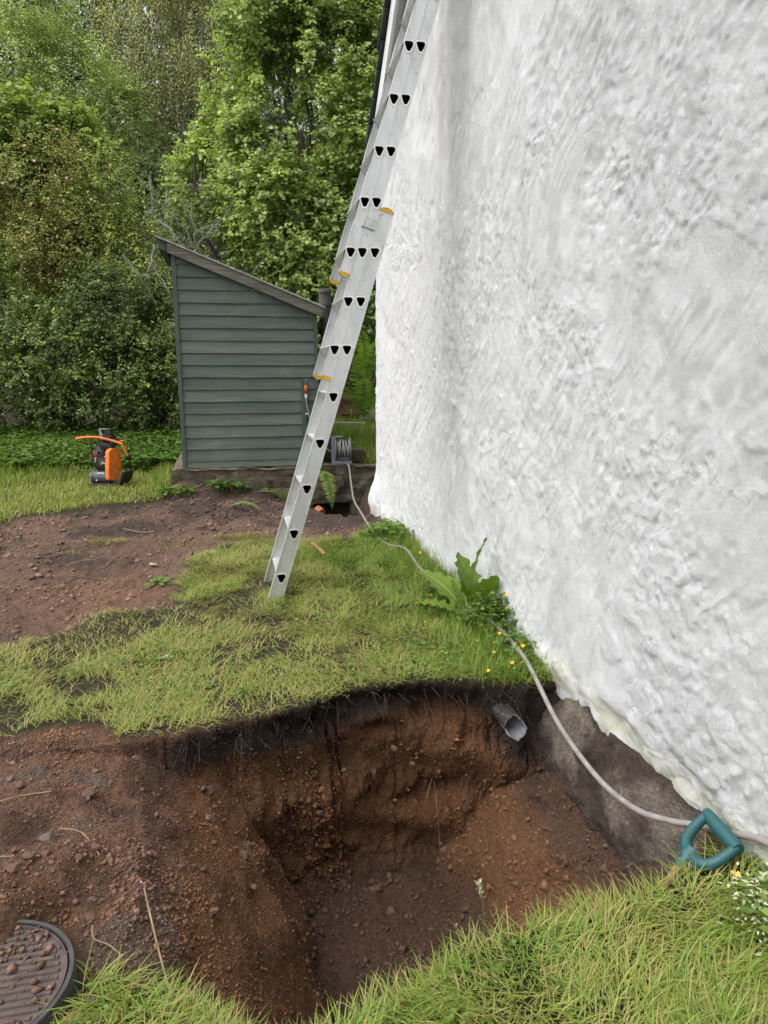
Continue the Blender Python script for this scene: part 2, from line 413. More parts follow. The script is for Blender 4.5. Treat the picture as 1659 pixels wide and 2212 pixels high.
def hole_z(x, y):
    nz = fbm(x * 3.1, y * 3.1, 4, 11)
    n2 = fbm(x * 9, y * 9, 3, 12)
    yb = np.interp(x, RIM_BACK[:, 0], RIM_BACK[:, 1]) + .055 * fbm(x * 5, y * 0 + 3.3, 5, 13, .65)
    yn = np.interp(x, RIM_NEAR[:, 0], RIM_NEAR[:, 1]) + .02 * fbm(x * 7, y * 0 + 8.3, 3, 14)
    fl = -.95 + .05 * nz + .02 * n2
    xs = x + .05 * nz - .30 * sst(1.75, 1.38, y)
    left = np.interp(xs, [-.75, -.55, -.35, -.12, .08, .19, .27], [.0, -.02, -.07, -.27, -.56, -.80, -1.0]) + .015 * n2
    xr = x + .05 * nz
    right = np.interp(xr, [.85, 1.0, 1.2, 1.38, 1.46, 1.6], [-1.02, -.84, -.56, -.36, -.33, -.32]) + .10 * sst(2.3, 1.85, y) + .03 * nz
    right = np.where(x < .6, -2, right)
    db = yb - y + .012 * n2
    back = np.interp(db, [-.02, 0, .02, .055, .10, .15, .2], [.05, 0, -.13, -.38, -.72, -.98, -1.4])
    dn = y - yn
    near = np.interp(dn, [-.02, 0, .05, .12, .25, .4], [.05, 0, -.22, -.55, -.98, -1.3])
    h = np.maximum.reduce([fl, left, right, back, near])
    return h, db, dn

def ground_z(x, y, detail=True):
    x = np.asarray(x, float); y = np.asarray(y, float)
    z = .018 * fbm(x * .9, y * .9, 3, 1)
    z += .30 * sst(9.6, 13.5, y) * (1 - sst(.8, 1.2, x))
    # raised ground behind the slab on the right
    z += sst(.75, 1.0, x) * sst(8.95, 9.02, y) * (.20 + .19 * np.clip(y - 9, 0, 2.2)) * (1 - .0 * x)
    z += .12 * sst(1.20, 1.45, x) * sst(1.62, 1.35, y)
    z += np.clip(y - 15, 0, 60) * .42 * sst(15, 22, y)
    # trampled soil between lawn and slab
    a = sdf(x, y, SOIL_A)
    ia = sst(.12, -.15, a)
    z += ia * (-.035 + .05 * fbm(x * 2.2, y * 2.2, 4, 3) + .030 * fbm(x * 7, y * 7, 4, 4, .6) + .010 * fbm(x * 22, y * 22, 3, 42))
    z += ia * .085 * np.exp(-(((x + .15) / .75) ** 2 + ((y - 7.75) / .28) ** 2))
    z += ia * .012 * np.sin((y * 30 + 3 * fbm(x * 2, y * 2, 2, 9))) * np.exp(-(((x + 1.0) / .6) ** 2 + ((y - 5.0) / .5) ** 2))
    # pit in front of the slab by the house corner
    e = np.hypot((x - 1.26) / .44, (y - 8.35) / 1.15)
    z -= .66 * sst(1.15, .35, e + .12 * fbm(x * 4, y * 4, 3, 6))
    z -= .12 * np.exp(-(((x - .75) / .45) ** 2 + ((y - 8.1) / .5) ** 2))
    z += .13 * sst(8.40, 8.78, y) * sst(8.9, 8.8, y) * sst(-.9, -.6, x) * sst(1.0, .8, x) * (.5 + fbm(x * 3, y * 2, 3, 15))
    # the hole by the wall and the gravel slope that runs down into it
    h, db, dn = hole_z(x, y)
    near = (y < 3.4) & (x > -1.2)
    z = np.where(near, np.minimum(z, h + .0), z)
    g = sst(.06, -.12, sdf(x, y, GRAVEL_B))
    z += g * (.012 * fbm(x * 5, y * 5, 4, 7) + .008 * fbm(x * 16, y * 16, 3, 8))
    z += g * .03 * np.exp(-(((x + .30) / .13) ** 2 + ((y - 1.98) / .16) ** 2))
    # bank of sand pushed over the drain cover
    z += .06 * sst(-.54, -.66, x - .35 * (y - 1.75)) * sst(1.60, 1.74, y) * sst(2.3, 2.0, y)
    c = np.hypot(x - COVER_C[0], y - COVER_C[1])
    z -= .02 * sst(.30, .2, c) * sst(1.8, 1.6, y)
    if detail:
        z += .006 * fbm(x * 30, y * 30, 2, 5) * np.clip(ia + g + (z < -.1), 0, 1)
    return z

def soil_colour(x, y, z):
    n = fbm(x * 2.3 + z * 1.6, y * 2.3 - z * 1.9, 4, 21); n2 = fbm(x * 7 + z * 5.5, y * 7 - z * 6.5, 3, 22)
    turf = np.array((.060, .048, .028)); red = np.array((.175, .096, .064)); orange = np.array((.195, .102, .056))
    brown = np.array((.082, .048, .034)); black = np.array((.050, .037, .030)); grey = np.array((.115, .088, .074))
    c = np.broadcast_to(turf, x.shape + (3,)).copy()
    def mixin(col, w):
        c[...] = c + (col - c) * np.clip(w, 0, 1)[..., None]
    a = sst(.10, -.10, sdf(x, y, SOIL_A) + .14 * n + .06 * n2)
    mixin(np.array((.190, .118, .086)), a)
    mixin(np.array((.088, .062, .050)), a * sst(.0, .5, n + .6 * n2 + .4 * sst(6.4, 7.2, y)))
    mixin(np.array((.225, .130, .088)), a * np.exp(-(((x + .9) / .7) ** 2 + ((y - 4.9) / .5) ** 2)))
    g = sst(.06, -.06, sdf(x, y, GRAVEL_B))
    mixin(red, g); mixin(orange, g * sst(-.1, .4, n)); mixin(grey, g * sst(.15, .5, n2 + .5 * n) * .7)
    mixin(brown, g * sst(.1, .5, -n2) * .6)
    mixin(orange, g * sst(-.5, -.75, x) * sst(2.0, 1.7, y) * .9)
    # strata inside the hole
    hole = (y < 3.4) & (x > -.45) & (y > 1.25)
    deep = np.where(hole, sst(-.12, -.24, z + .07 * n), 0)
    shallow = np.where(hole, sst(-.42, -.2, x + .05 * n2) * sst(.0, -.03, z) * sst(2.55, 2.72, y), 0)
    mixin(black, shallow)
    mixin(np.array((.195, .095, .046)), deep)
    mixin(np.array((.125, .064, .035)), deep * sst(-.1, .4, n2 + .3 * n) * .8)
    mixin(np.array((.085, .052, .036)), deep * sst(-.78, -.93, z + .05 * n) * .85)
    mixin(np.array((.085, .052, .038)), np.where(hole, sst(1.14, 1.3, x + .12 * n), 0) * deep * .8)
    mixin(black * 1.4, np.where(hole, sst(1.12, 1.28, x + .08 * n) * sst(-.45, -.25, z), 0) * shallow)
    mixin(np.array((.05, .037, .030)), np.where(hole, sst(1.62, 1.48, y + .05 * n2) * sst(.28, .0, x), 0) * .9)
    return np.clip(c * (.86 + .2 * n2[..., None]), .008, 1)

def axis(segs):
    out = [segs[0][0]]
    for a, b_, d in segs:
        n = max(1, int(round((b_ - a) / d))); out += list(np.linspace(a, b_, n + 1)[1:])
    return np.array(out)

gx = axis([(-250, -30, 40), (-30, -6, 2), (-6, -1.9, .08), (-1.9, -1.1, .022), (-1.1, 1.62, .012), (1.62, 3.2, .08), (3.2, 30, 2), (30, 250, 40)])
gy = axis([(-120, -4, 20), (-4, .6, .3), (.6, 1.25, .03), (1.25, 2.62, .0115), (2.62, 3.12, .0042), (3.12, 4.2, .02), (4.2, 9.2, .024), (9.2, 14, .12), (14, 60, 2), (60, 300, 30)])
X, Y = np.meshgrid(gx, gy)
Z = ground_z(X, Y)
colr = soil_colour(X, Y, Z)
# roughen the steep sides sideways so that they get ledges and overhangs
inh = (X > -.3) & (X < 1.5) & (Y > 1.3) & (Y < 3.3) & (Z < -.03)
led = fbm(X * 4.5, Z * 7, 5, 31, .6)
wallw = np.where(inh, sst(-.3, -.05, X) * sst(.0, -.1, Z) * sst(-.98, -.85, Z) * sst(2.5, 2.7, Y), 0)
topover = np.where(inh, np.exp(-((Z + .07) / .09) ** 2) * sst(2.6, 2.75, Y), 0)
Y2 = Y + wallw * (.085 * led + .03 * np.sin(Z * 17 + 4 * X + 2 * led)) - topover * .0 + wallw * .05
X2 = X + np.where(inh, .035 * fbm(Y * 5, Z * 8, 4, 33), 0)
Z = Z + np.where((X > -1.1) & (X < 1.5) & (Y > 1.25) & (Y < 3.1), .010 * fbm(X * 26 + Z * 20, Y * 26 - Z * 20, 3, 35) * np.clip(sst(.05, -.05, sdf(X, Y, GRAVEL_B)) + (Z < -.06), 0, 1), 0)
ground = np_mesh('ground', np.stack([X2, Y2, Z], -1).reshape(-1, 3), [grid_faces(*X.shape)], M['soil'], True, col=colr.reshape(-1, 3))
tag(ground, kind='structure')

# ------------------------------------------------------------------ cottage
RIDGE_Y, ROOF_S = 3.4, .97
def roof_z(y): return 3.60 + ROOF_S * (6.9 - np.abs(np.asarray(y) - RIDGE_Y) - RIDGE_Y)
cottage = empty('cottage', (WX, 3.4, 0), 0, 'whitewashed cottage with rough lumpy limewashed gable wall and slate roof edge', 'cottage')
cinv = Matrix.Translation((-WX, -3.4, 0))
def cpart(o):
    o.parent = cottage; o.matrix_parent_inverse = cinv; return o

def wall_relief(y, z):
    wy = y + .16 * fbm(y * 1.3, z * 1.3, 3, 41); wz = z + .16 * fbm(y * 1.3, z * 1.3, 3, 42)
    d = .005 * fbm(wy * 1.2, wz * 1.2, 3, 43)
    # stones felt through the render
    d += .0042 * np.clip(fbm(wy * 3.4 - 1.2 * wz, wz * 4.0, 3, 45) * 2.2, -.7, .7)
    # sweeps of the float and brush, leaning to the right
    a1, a2 = .80 * wy + .60 * wz, -.60 * wy + .80 * wz
    d += .010 * fbm(a1 * 7, a2 * 1.1, 4, 71, .6) * sst(-.35, .25, fbm(y * .8, z * .8, 2, 72))
    d += .0030 * fbm(a1 * 24, a2 * 4.5, 3, 73)
    # gritty scabs against smoother floated areas
    rough = sst(-.06, .20, fbm(wy * 1.9 + 2, wz * 1.9, 4, 46))
    rid = 1 - 2 * np.abs(fbm(y * 11, z * 11, 4, 47, .7))
    d += (.0012 + .0050 * rough) * (fbm(y * 22, z * 22, 4, 48, .75) + .35 * rid)
    d -= .0045 * sst(.12, .42, fbm(y * 26, z * 26, 3, 74, .6)) * (.35 + .65 * rough)
    d += .0028 * fbm(a1 * 42, a2 * 7, 2, 75)
    lp = fbm(wy * 2.1 + 5, wz * 2.6 - .8 * wy, 5, 49, .6)
    d += .0035 * sst(-.03, .03, lp)
    d -= .004 * sst(.46, .64, fbm(y * 6.5, z * 6.5, 4, 50, .65))
    d += .0045 * sst(.34, .52, fbm(wy * 4 + 9, wz * 5, 4, 51, .65))
    return d

wy_ = axis([(-.5, 1.2, .05), (1.2, 2.6, .0085), (2.6, 4.2, .0125), (4.2, 7.34, .018)])
wz_ = axis([(-.16, 2.6, .0105), (2.6, 3.05, .015)])
tt = np.linspace(0, 1, 80)[1:]
WY = np.repeat(wy_[None, :], len(wz_) + len(tt), 0)
top = roof_z(wy_) - .02
WZ = np.vstack([np.repeat(wz_[:, None], len(wy_), 1), 3.05 + (np.maximum(top, 3.06) - 3.05)[None, :] * tt[:, None]])
rel = wall_relief(WY, WZ)
edge_n = .03 * fbm(WY * 6, WZ * 0, 3, 52)
flare = .06 * sst(.5, -.05, WZ) * sst(6.2, 7.2, WY) + .045 * sst(.22, .0, WZ) * fbm(WY * 3, WZ * 3, 3, 53)
bul = .05 * np.exp(-(((WY - 7.3) / .16) ** 2 + ((WZ - .1) / .16) ** 2))
WXg = WX - .012 - rel - flare - bul
cor = sst(7.16, 7.34, WY); WXg = WXg + cor ** 2 * .06
# ragged lower edge of the render
low = (np.arange(WY.shape[0]) == 0)[:, None]
WZ2 = np.where(WZ < .02, WZ, WZ)
ragged = -.02 + .05 * fbm(wy_ * 3.2, wy_ * 0, 4, 54) + .035 * fbm(wy_ * 11, wy_ * 0 + 3, 3, 56)
ragged = np.where(wy_ > 3.15, -.16, ragged); ragged = np.where((wy_ < 1.9), ragged + .03 * sst(1.9, 1.6, wy_), ragged)
nlow = int(np.argmin(np.abs(wz_ - .12)))
for k in range(nlow):
    WZ2[k, :] = ragged + (wz_[nlow] - ragged) * (k / nlow)
rel0 = wall_relief(WY, WZ2); WXg = WXg + rel - rel0
colw = np.ones(WY.shape + (3,)) * np.array((.845, .855, .87))
mn = fbm(WY * 5, WZ * 5, 4, 55)
moss = sst(.16, .0, WZ2 - .05 * mn) * sst(-.25, .35, mn) * .75
colw = colw + (np.array((.52, .52, .26)) - colw) * moss[..., None] * .75
dirt = sst(.05, -.02, WZ2 + .03 * mn) * .7
colw = colw + (np.array((.36, .33, .27)) - colw) * (dirt * sst(-.4, .3, mn))[..., None]
rust = np.exp(-((WY - 5.05 + .05 * mn) / .10) ** 2) * sst(2.3, 3.4, WZ2) * sst(-.1, .5, fbm(WY * 8, WZ * 1.5, 3, 57))
colw = colw + (np.array((.48, .38, .28)) - colw) * (rust * .35)[..., None]
st = sst(.15, .6, fbm(WY * 1.1, WZ * .9, 4, 58)) * .14
colw = colw + (np.array((.60, .62, .59)) - colw) * st[..., None]
cpart(np_mesh('gable_wall', np.stack([WXg, WY, WZ2], -1).reshape(-1, 3), [grid_faces(*WY.shape)[:, ::-1]], M['limewash'], True, col=colw.reshape(-1, 3)))
# rounded corner and far end wall
ce = axis([(-.16, .6, .02), (.6, 3.06, .03)]); ca = np.linspace(0, 1, 10)
CZ, CA = np.meshgrid(ce, ca, indexing='ij')
cr = .05 + .022 * fbm(CA * 2, CZ * 5, 4, 60) + .010 * fbm(CA * 3, CZ * 16, 3, 61)
base_x = np.interp(ce, wz_, WXg[:len(wz_), -1])[:, None]
CX = base_x + .05 * (1 - np.cos(CA * math.pi / 2)) * 1.0 - (cr - .05) * np.sin(CA * math.pi) * 1.2
CY = 7.34 + .06 * np.sin(CA * math.pi / 2) + (cr - .05) * np.sin(CA * math.pi / 2)
cc = np.ones(CX.shape + (3,)) * .82
cpart(np_mesh('corner_render', np.stack([CX, CY, CZ], -1).reshape(-1, 3), [grid_faces(*CX.shape)[:, ::-1]], M['limewash'], True, col=cc.reshape(-1, 3)))
mb = MB(); mb.box((4.3, 7.32, 1.45), (5.4, .14, 3.2)); cpart(mb.build('end_wall', simple('plain_limewash', (.8, .8, .79), (.7, .7, .69), 5, .9, .2, bmp=.01, bscale=20)))
mb = MB(); mb.box((4.3, -.45, 1.45), (5.4, .12, 3.2)); cpart(mb.build('end_wall', bpy.data.materials['plain_limewash']))
mb = MB(); mb.add([(7, -.5, -.1), (7, 7.4, -.1), (7, 7.4, 3.1), (7, 3.4, 6.9), (7, -.5, 3.1)], [(0, 1, 2, 3, 4)]); cpart(mb.build('back_gable', bpy.data.materials['plain_limewash']))
# old concrete footing below the render
fy = axis([(1.2, 3.5, .014)]); fz = np.linspace(0, 1, 46)
FT, FY = np.meshgrid(fz, fy, indexing='ij')
ztop = .10; zbot = -.62
FZ = ztop + (zbot - ztop) * FT
FXb = np.interp(FZ, [-.62, -.46, -.34, -.15, -.04, .1], [1.47, 1.43, 1.385, 1.43, 1.475, 1.515])
FX = FXb - .035 * fbm(FY * 3.2, FZ * 3.6, 4, 62) - .022 * fbm(FY * 11, FZ * 11, 5, 63, .65) - .03 * sst(.1, .4, fbm(FY * 4, FZ * 5, 3, 64))
FX = np.where(FZ > .02, FX + .07, FX)
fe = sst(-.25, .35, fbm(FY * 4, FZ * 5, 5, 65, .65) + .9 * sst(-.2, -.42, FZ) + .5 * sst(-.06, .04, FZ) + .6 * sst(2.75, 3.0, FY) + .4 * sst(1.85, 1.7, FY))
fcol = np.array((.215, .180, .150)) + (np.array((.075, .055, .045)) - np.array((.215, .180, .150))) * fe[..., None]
fpale = sst(.25, .5, fbm(FY * 7 + 3, FZ * 3 - 2 * FY, 4, 66)) * .5 * (1 - fe); fcol = fcol + (np.array((.33, .29, .24)) - fcol) * fpale[..., None]
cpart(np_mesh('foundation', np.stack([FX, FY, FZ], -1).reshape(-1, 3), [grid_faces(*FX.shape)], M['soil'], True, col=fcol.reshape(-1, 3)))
# roof: boards, barge board, verge slates
mb = MB()
for sgn in (1, -1):
    e = RIDGE_Y + sgn * 4.25
    ze, zr = float(roof_z(e)), float(roof_z(RIDGE_Y))
    mb.add([(1.46, e, ze), (7.1, e, ze), (7.1, RIDGE_Y, zr), (1.46, RIDGE_Y, zr), (1.46, e, ze - .05), (7.1, e, ze - .05), (7.1, RIDGE_Y, zr - .05), (1.46, RIDGE_Y, zr - .05)],
           [(0, 1, 2, 3), (7, 6, 5, 4), (0, 4, 5, 1), (0, 3, 7, 4), (1, 5, 6, 2)])
roofo = cpart(mb.build('roof', M['slate']))
def along(y0, y1, x0, x1, dz0, dz1):
    mb = MB(); a, c = float(roof_z(y0)), float(roof_z(y1))
    mb.add([(x0, y0, a + dz0), (x1, y0, a + dz0), (x1, y1, c + dz0), (x0, y1, c + dz0), (x0, y0, a + dz1), (x1, y0, a + dz1), (x1, y1, c + dz1), (x0, y1, c + dz1)],
           [(0, 1, 2, 3), (7, 6, 5, 4), (0, 4, 5, 1), (1, 5, 6, 2), (2, 6, 7, 3), (3, 7, 4, 0)])
    return mb
cpart(along(7.6, 3.4, 1.395, 1.42, -.045, -.25).build('barge_board', M['white_paint']))
cpart(along(7.6, 3.4, 1.42, 1.56, -.20, -.225).build('soffit_board', simple('soffit_paint', (.50, .50, .48), (.42, .42, .40), 6, .6, .3)))
smb = MB(); smb.box((0, 0, 0), (.30, .33, .014)); smb = smb.build('slate', M['slate'], roofo)
sl = math.atan(ROOF_S)
for i in range(26):
    y = 7.62 - i * .168
    for j in range(2):
        s = smb if (i == 0 and j == 0) else smb.copy()
        if s is not smb: COL.objects.link(s)
        s.parent = roofo
        yy = y - (.0 if j == 0 else .0)
        s.location = (1.355 + .15 + j * .305 + random.uniform(-.008, .008), yy - .12, float(roof_z(yy - .12)) + .012 + random.uniform(-.003, .003))
        s.rotation_euler = (-sl + R(4.5) + random.uniform(-.02, .02), random.uniform(-.02, .02), random.uniform(-.015, .015))
#@@MID

# ------------------------------------------------------------------ slab and retaining wall under the shed
slab = empty('concrete_slab', (.5, 9.6, .26), 0, 'low mossy concrete slab and retaining wall under the green shed', 'slab')
def sub(o, par):
    o.parent = par; o.matrix_parent_inverse = Matrix.Translation(-Vector(par.location)); return o
sx = np.linspace(-.70, 2.0, 165); sz = np.linspace(.262, -.75, 60)
SX, SZ = np.meshgrid(sx, sz)
SY = 8.80 - .04 * fbm(SX * 3, SZ * 4, 4, 70) - .022 * fbm(SX * 11, SZ * 11, 3, 71) - .03 * sst(.14, .10, SZ) * sst(.1, .35, fbm(SX * 4, SZ * 6, 3, 72))
SY = np.where(SZ < -.22, SY + .14 * sst(-.22, -.26, SZ) * 2.6 * sst(1.0, 1.06, SX) * sst(1.5, 1.44, SX), SY)
SZt = SZ + .022 * fbm(SX * 5, SX * 0, 3, 73) * sst(.1, .26, SZ)
sub(np_mesh('slab_face', np.stack([SX, SY, SZt], -1).reshape(-1, 3), [grid_faces(*SX.shape)], M['mossy_concrete'], True), slab)
tx = np.linspace(-.70, 2.0, 130); ty = np.concatenate([[8.79], np.linspace(8.81, 10.6, 24)])
TX, TY = np.meshgrid(tx, ty)
TZ = .258 + .022 * fbm(TX * 5, TX * 0, 3, 73) + .004 * fbm(TX * 9, TY * 9, 2, 74); TZ[0, :] -= .012
TZ = np.where(TY > 9.1, np.where(TX > .75, .1, TZ), TZ)
sub(np_mesh('slab_top', np.stack([TX, TY, TZ], -1).reshape(-1, 3), [grid_faces(*TX.shape)], M['slab_top'], True), slab)
mb = MB(); mb.add([(-.70, 8.80, .26), (-.70, 10.6, .26), (-.70, 10.6, -.3), (-.70, 8.80, -.3)], [(0, 1, 2, 3)]); sub(mb.build('slab_end', M['mossy_concrete']), slab)
for k, (x, z, w, h) in enumerate([(-.42, .05, .36, .15), (-.05, .07, .30, .13), (.30, .04, .34, .17), (.66, .06, .30, .14), (-.62, -.02, .2, .12)]):
    mb = MB(); mb.box((x, 8.79, z), (w, .10, h)); o = mb.build('stone', M['mossy_concrete'], bevel=.03, smooth=True); sub(o, slab)

# ------------------------------------------------------------------ green shed
SHED_Y = 8.90
shed = empty('garden_shed', (.27, SHED_Y, .262), 0, 'small green weatherboarded shed with sloping grey roof on a concrete slab', 'shed')
def shed_roof(x): return 2.915 + (x + .726) * (2.165 - 2.915) / (1.195 + .726)
def clip_top(poly, off):
    out = []; n = len(poly)
    f = lambda p: shed_roof(p[0]) - off - p[1]
    for i in range(n):
        a, c = poly[i], poly[(i + 1) % n]; fa, fc = f(a), f(c)
        if fa >= 0: out.append(a)
        if (fa >= 0) != (fc >= 0):
            t = fa / (fa - fc); out.append((a[0] + (c[0] - a[0]) * t, a[1] + (c[1] - a[1]) * t))
    return out
zb = .268; bounds = [(.268, .362)] + [(.350 + .1435 * k, .350 + .1435 * (k + 1) + .014) for k in range(17)]
for k, (z0, z1) in enumerate(bounds):
    x0, x1 = -.518, 1.062
    nx = 9
    jit = [random.uniform(-.003, .003) for _ in range(nx + 1)]
    low_ = [(x0 + (x1 - x0) * i / nx, z0 + jit[i]) for i in range(nx + 1)]
    poly = clip_top(low_ + [(x1, z1), (x0, z1)], .09)
    if len(poly) < 3: continue
    mb = MB(); n = len(poly)
    yf = lambda z: SHED_Y - .024 + .019 * (z - z0) / .155
    vs = [(x, yf(z), z) for x, z in poly] + [(x, SHED_Y + .01, z) for x, z in poly]
    fs = [list(range(n)), list(range(n, 2 * n))[::-1]] + [(i, i + n, (i + 1) % n + n, (i + 1) % n) for i in range(n)]
    mb.add(vs, fs); o = mb.build('board', M['green_paint']); sub(o, shed)
for x0, x1 in ((-.565, -.519), (1.063, 1.105)):
    mb = MB(); mb.prism([(x0, .262), (x1, .262), (x1, shed_roof(x1) - .05), (x0, shed_roof(x0) - .05)], SHED_Y - .034, SHED_Y + .03); sub(mb.build('corner_post', M['green_trim']), shed)
for x in (-.55, 1.09):
    mb = MB(); mb.add([(x, SHED_Y + .03, .262), (x, 10.3, .262), (x, 10.3, shed_roof(x) - .06), (x, SHED_Y + .03, shed_roof(x) - .06)], [(0, 1, 2, 3)]); sub(mb.build('side_wall', M['green_trim']), shed)
mb = MB(); mb.add([(-.55, 10.3, .262), (1.09, 10.3, .262), (1.09, 10.3, shed_roof(1.09) - .06), (-.55, 10.3, shed_roof(-.55) - .06)], [(0, 1, 2, 3)]); sub(mb.build('back_wall', M['green_trim']), shed)
mb = MB(); mb.prism([(-.728, shed_roof(-.728)), (1.197, shed_roof(1.197)), (1.197, shed_roof(1.197) + .024), (-.728, shed_roof(-.728) + .024)], SHED_Y - .115, 10.42)
roof = sub(mb.build('roof', M['lichen_roof'], bevel=.004), shed)
mb = MB(); mb.prism([(-.60, shed_roof(-.60) - .115), (1.165, shed_roof(1.165) - .115), (1.165, shed_roof(1.165) - .002), (-.60, shed_roof(-.60) - .002)], SHED_Y - .095, SHED_Y - .065)
sub(mb.build('fascia', M['weathered_wood'], bevel=.003), shed)
mb = MB(); mb.prism([(-.70, shed_roof(-.70) - .10), (-.61, shed_roof(-.61) - .10), (-.61, shed_roof(-.61) - .003), (-.70, shed_roof(-.70) - .003)], SHED_Y - .06, 10.35)
sub(mb.build('eaves_board', M['green_trim']), shed)
for i in range(14):
    mb = MB(); mb.lathe([(0, -.004), (.006, -.003), (.006, 0)], (random.choice((-.50, 1.04, .3, -.1)) + random.uniform(-.01, .01), SHED_Y - .022, .42 + .1435 * i), 'Y', 6)
    sub(mb.build('nail', M['iron_and_bore_shade']), shed)

# vent pipe behind the shed
vp = empty('vent_pipe', (1.265, 9.35, .3), 0, 'dark cast iron vent pipe with a collared top behind the shed', 'pipe')
mb = MB(); mb.lathe([(.060, 0), (.060, 2.02), (.054, 2.02), (.054, 1.7)], (0, 0, 0), n=20); mb.build('pipe', M['iron_and_bore_shade'], vp, True)
mb = MB(); mb.lathe([(.061, 1.93), (.078, 1.935), (.082, 1.96), (.076, 1.975), (.076, 2.09), (.086, 2.10), (.086, 2.135), (.078, 2.145), (.066, 2.145), (.064, 2.0)], (0, 0, 0), n=24); mb.build('socket', M['iron_and_bore_shade'], vp, True)
mb = MB(); mb.lathe([(.061, 1.52), (.068, 1.52), (.068, 1.56), (.061, 1.56)], (0, 0, 0), n=20); mb.box((0, -.068, 1.54), (.19, .012, .035)); mb.build('bracket', M['iron_and_bore_shade'], vp, True)

# tap on its batten
tp = empty('garden_tap', (.93, SHED_Y - .03, .27), 0, 'garden tap on a dark batten with an orange hose connector on the shed', 'tap')
mb = MB(); mb.box((-.012, -.012, .52), (.05, .022, 1.04)); mb.build('batten', M['green_trim'], tp)
mb = MB(); mb.tube([(.022, -.014, .0), (.022, -.014, .99), (.022, -.03, 1.02), (.012, -.07, 1.02)], .009, 8); mb.build('supply_pipe', M['iron_and_bore_shade'], tp, True)
mb = MB(); mb.lathe([(.0, -.02), (.014, -.02), (.016, .02), (.012, .03), (0, .03)], (.012, -.075, 1.02), n=12); mb.box((.012, -.075, 1.062), (.055, .012, .012)); mb.tube([(.012, -.075, 1.0), (.012, -.075, .985)], .012, 10); mb.build('valve', M['engine_grey'], tp, True)
mb = MB(); mb.lathe([(0, .99), (.020, .99), (.022, .965), (.022, .94), (.016, .93), (0, .93)], (.012, -.075, 0), n=12); mb.build('connector', M['orange_plastic'], tp, True)
mb = MB(); mb.lathe([(0, .93), (.019, .93), (.019, .895), (.013, .885), (0, .885)], (.012, -.075, 0), n=12); mb.build('collar', M['red_plastic'], tp, True)
mb = MB(); mb.lathe([(0, .884), (.016, .884), (.018, .85), (.012, .83), (0, .83)], (.012, -.075, 0), n=12); mb.build('nut', M['white_label'], tp, True)
for z in (.30, .64):
    mb = MB(); mb.box((.022, -.026, z), (.032, .012, .022)); mb.build('pipe_clip', M['white_label'], tp)
mb = MB(); mb.tube(spline([(.942, SHED_Y - .105, 1.105), (.955, SHED_Y - .11, .98), (1.0, SHED_Y - .12, .80), (1.08, SHED_Y - .10, .60), (1.19, SHED_Y - .06, .47), (1.29, SHED_Y - .02, .41)], 8), .010, 8)
tag(mb.build('connecting_hose', M['hose'], smooth=True), 'short grey hose running from the tap down towards the hose reel', 'hose')

# hose reel on the slab edge
reel = empty('hose_reel', (1.385, 8.90, .262), R(-4), 'grey plastic hose reel wound with grey hose on the slab edge', 'hose reel')
mb = MB(); mb.box((-.105, -.03, .17), (.045, .05, .33)); mb.box((-.095, .0, .345), (.075, .07, .03)); mb.build('side_frame', M['grey_plastic'], reel, bevel=.006, smooth=True)
mb = MB(); mb.box((.005, -.05, .025), (.255, .06, .05)); mb.box((.005, -.02, .075), (.2, .03, .035)); mb.build('base_frame', M['grey_plastic'], reel, bevel=.008, smooth=True)
mb = MB(); mb.tube([(-.07, -.02, .352), (.02, -.02, .352)], .012, 10); mb.build('carry_handle', M['grey_plastic'], reel, True)
for x in (-.078, .112):
    mb = MB(); mb.lathe([(0, -.006), (.150, -.006), (.155, 0), (.150, .006), (0, .006)], (x, .03, .19), 'X', 28); mb.build('flange', M['grey_plastic'], reel, True)
mb = MB(); mb.lathe([(.055, -.08), (.055, .11)], (0, .03, .19), 'X', 20); mb.build('drum', M['grey_plastic'], reel, True)
for k in range(9):
    x0 = -.062 + k * .019; dx = random.uniform(-.03, .03)
    pts = []
    for j in range(25):
        g = 2 * math.pi * j / 24
        rr_ = .088 + .014 * (k % 3)
        pts.append((min(max(x0 + dx * math.sin(g), -.063), .098), .03 + rr_ * math.cos(g), .19 + rr_ * math.sin(g)))
    mb = MB(); mb.tube(pts, .0105, 8, False); mb.build('hose_turn', M['hose'], reel, True)
mb = MB(); mb.tube([(.118, .03, .275), (.16, .03, .275)], .011, 8); mb.build('winding_knob', M['grey_plastic'], reel, True)

# long hose along the wall and over the hole
pts = [(1.44, 8.86, .275), (1.455, 8.74, .255), (1.43, 8.45, .10), (1.37, 7.9, -.02), (1.29, 7.0, .01), (1.21, 6.0, .045), (1.25, 5.6, .03), (1.315, 5.25, .075), (1.285, 4.7, .075), (1.32, 4.25, .06), (1.365, 3.85, .07), (1.385, 3.45, .085), (1.375, 3.10, .075), (1.362, 2.93, .05), (1.352, 2.62, -.055), (1.335, 2.25, -.082), (1.335, 1.99, -.045), (1.37, 1.84, .005), (1.42, 1.765, .022), (1.52, 1.70, .03), (1.60, 1.66, .035), (1.72, 1.60, .04)]
pts[18:] = [(1.415, 1.785, .022), (1.452, 1.69, .055), (1.458, 1.53, .135), (1.455, 1.3, .17)]
mb = MB(); mb.tube(spline(pts, 10), .0108, 28, True, 0, (0, 9, 18))
tag(mb.build('garden_hose', [M['hose'], M['hose_orange']], smooth=True, fix=False), 'long grey garden hose with orange stripes trailing along the white wall', 'hose')

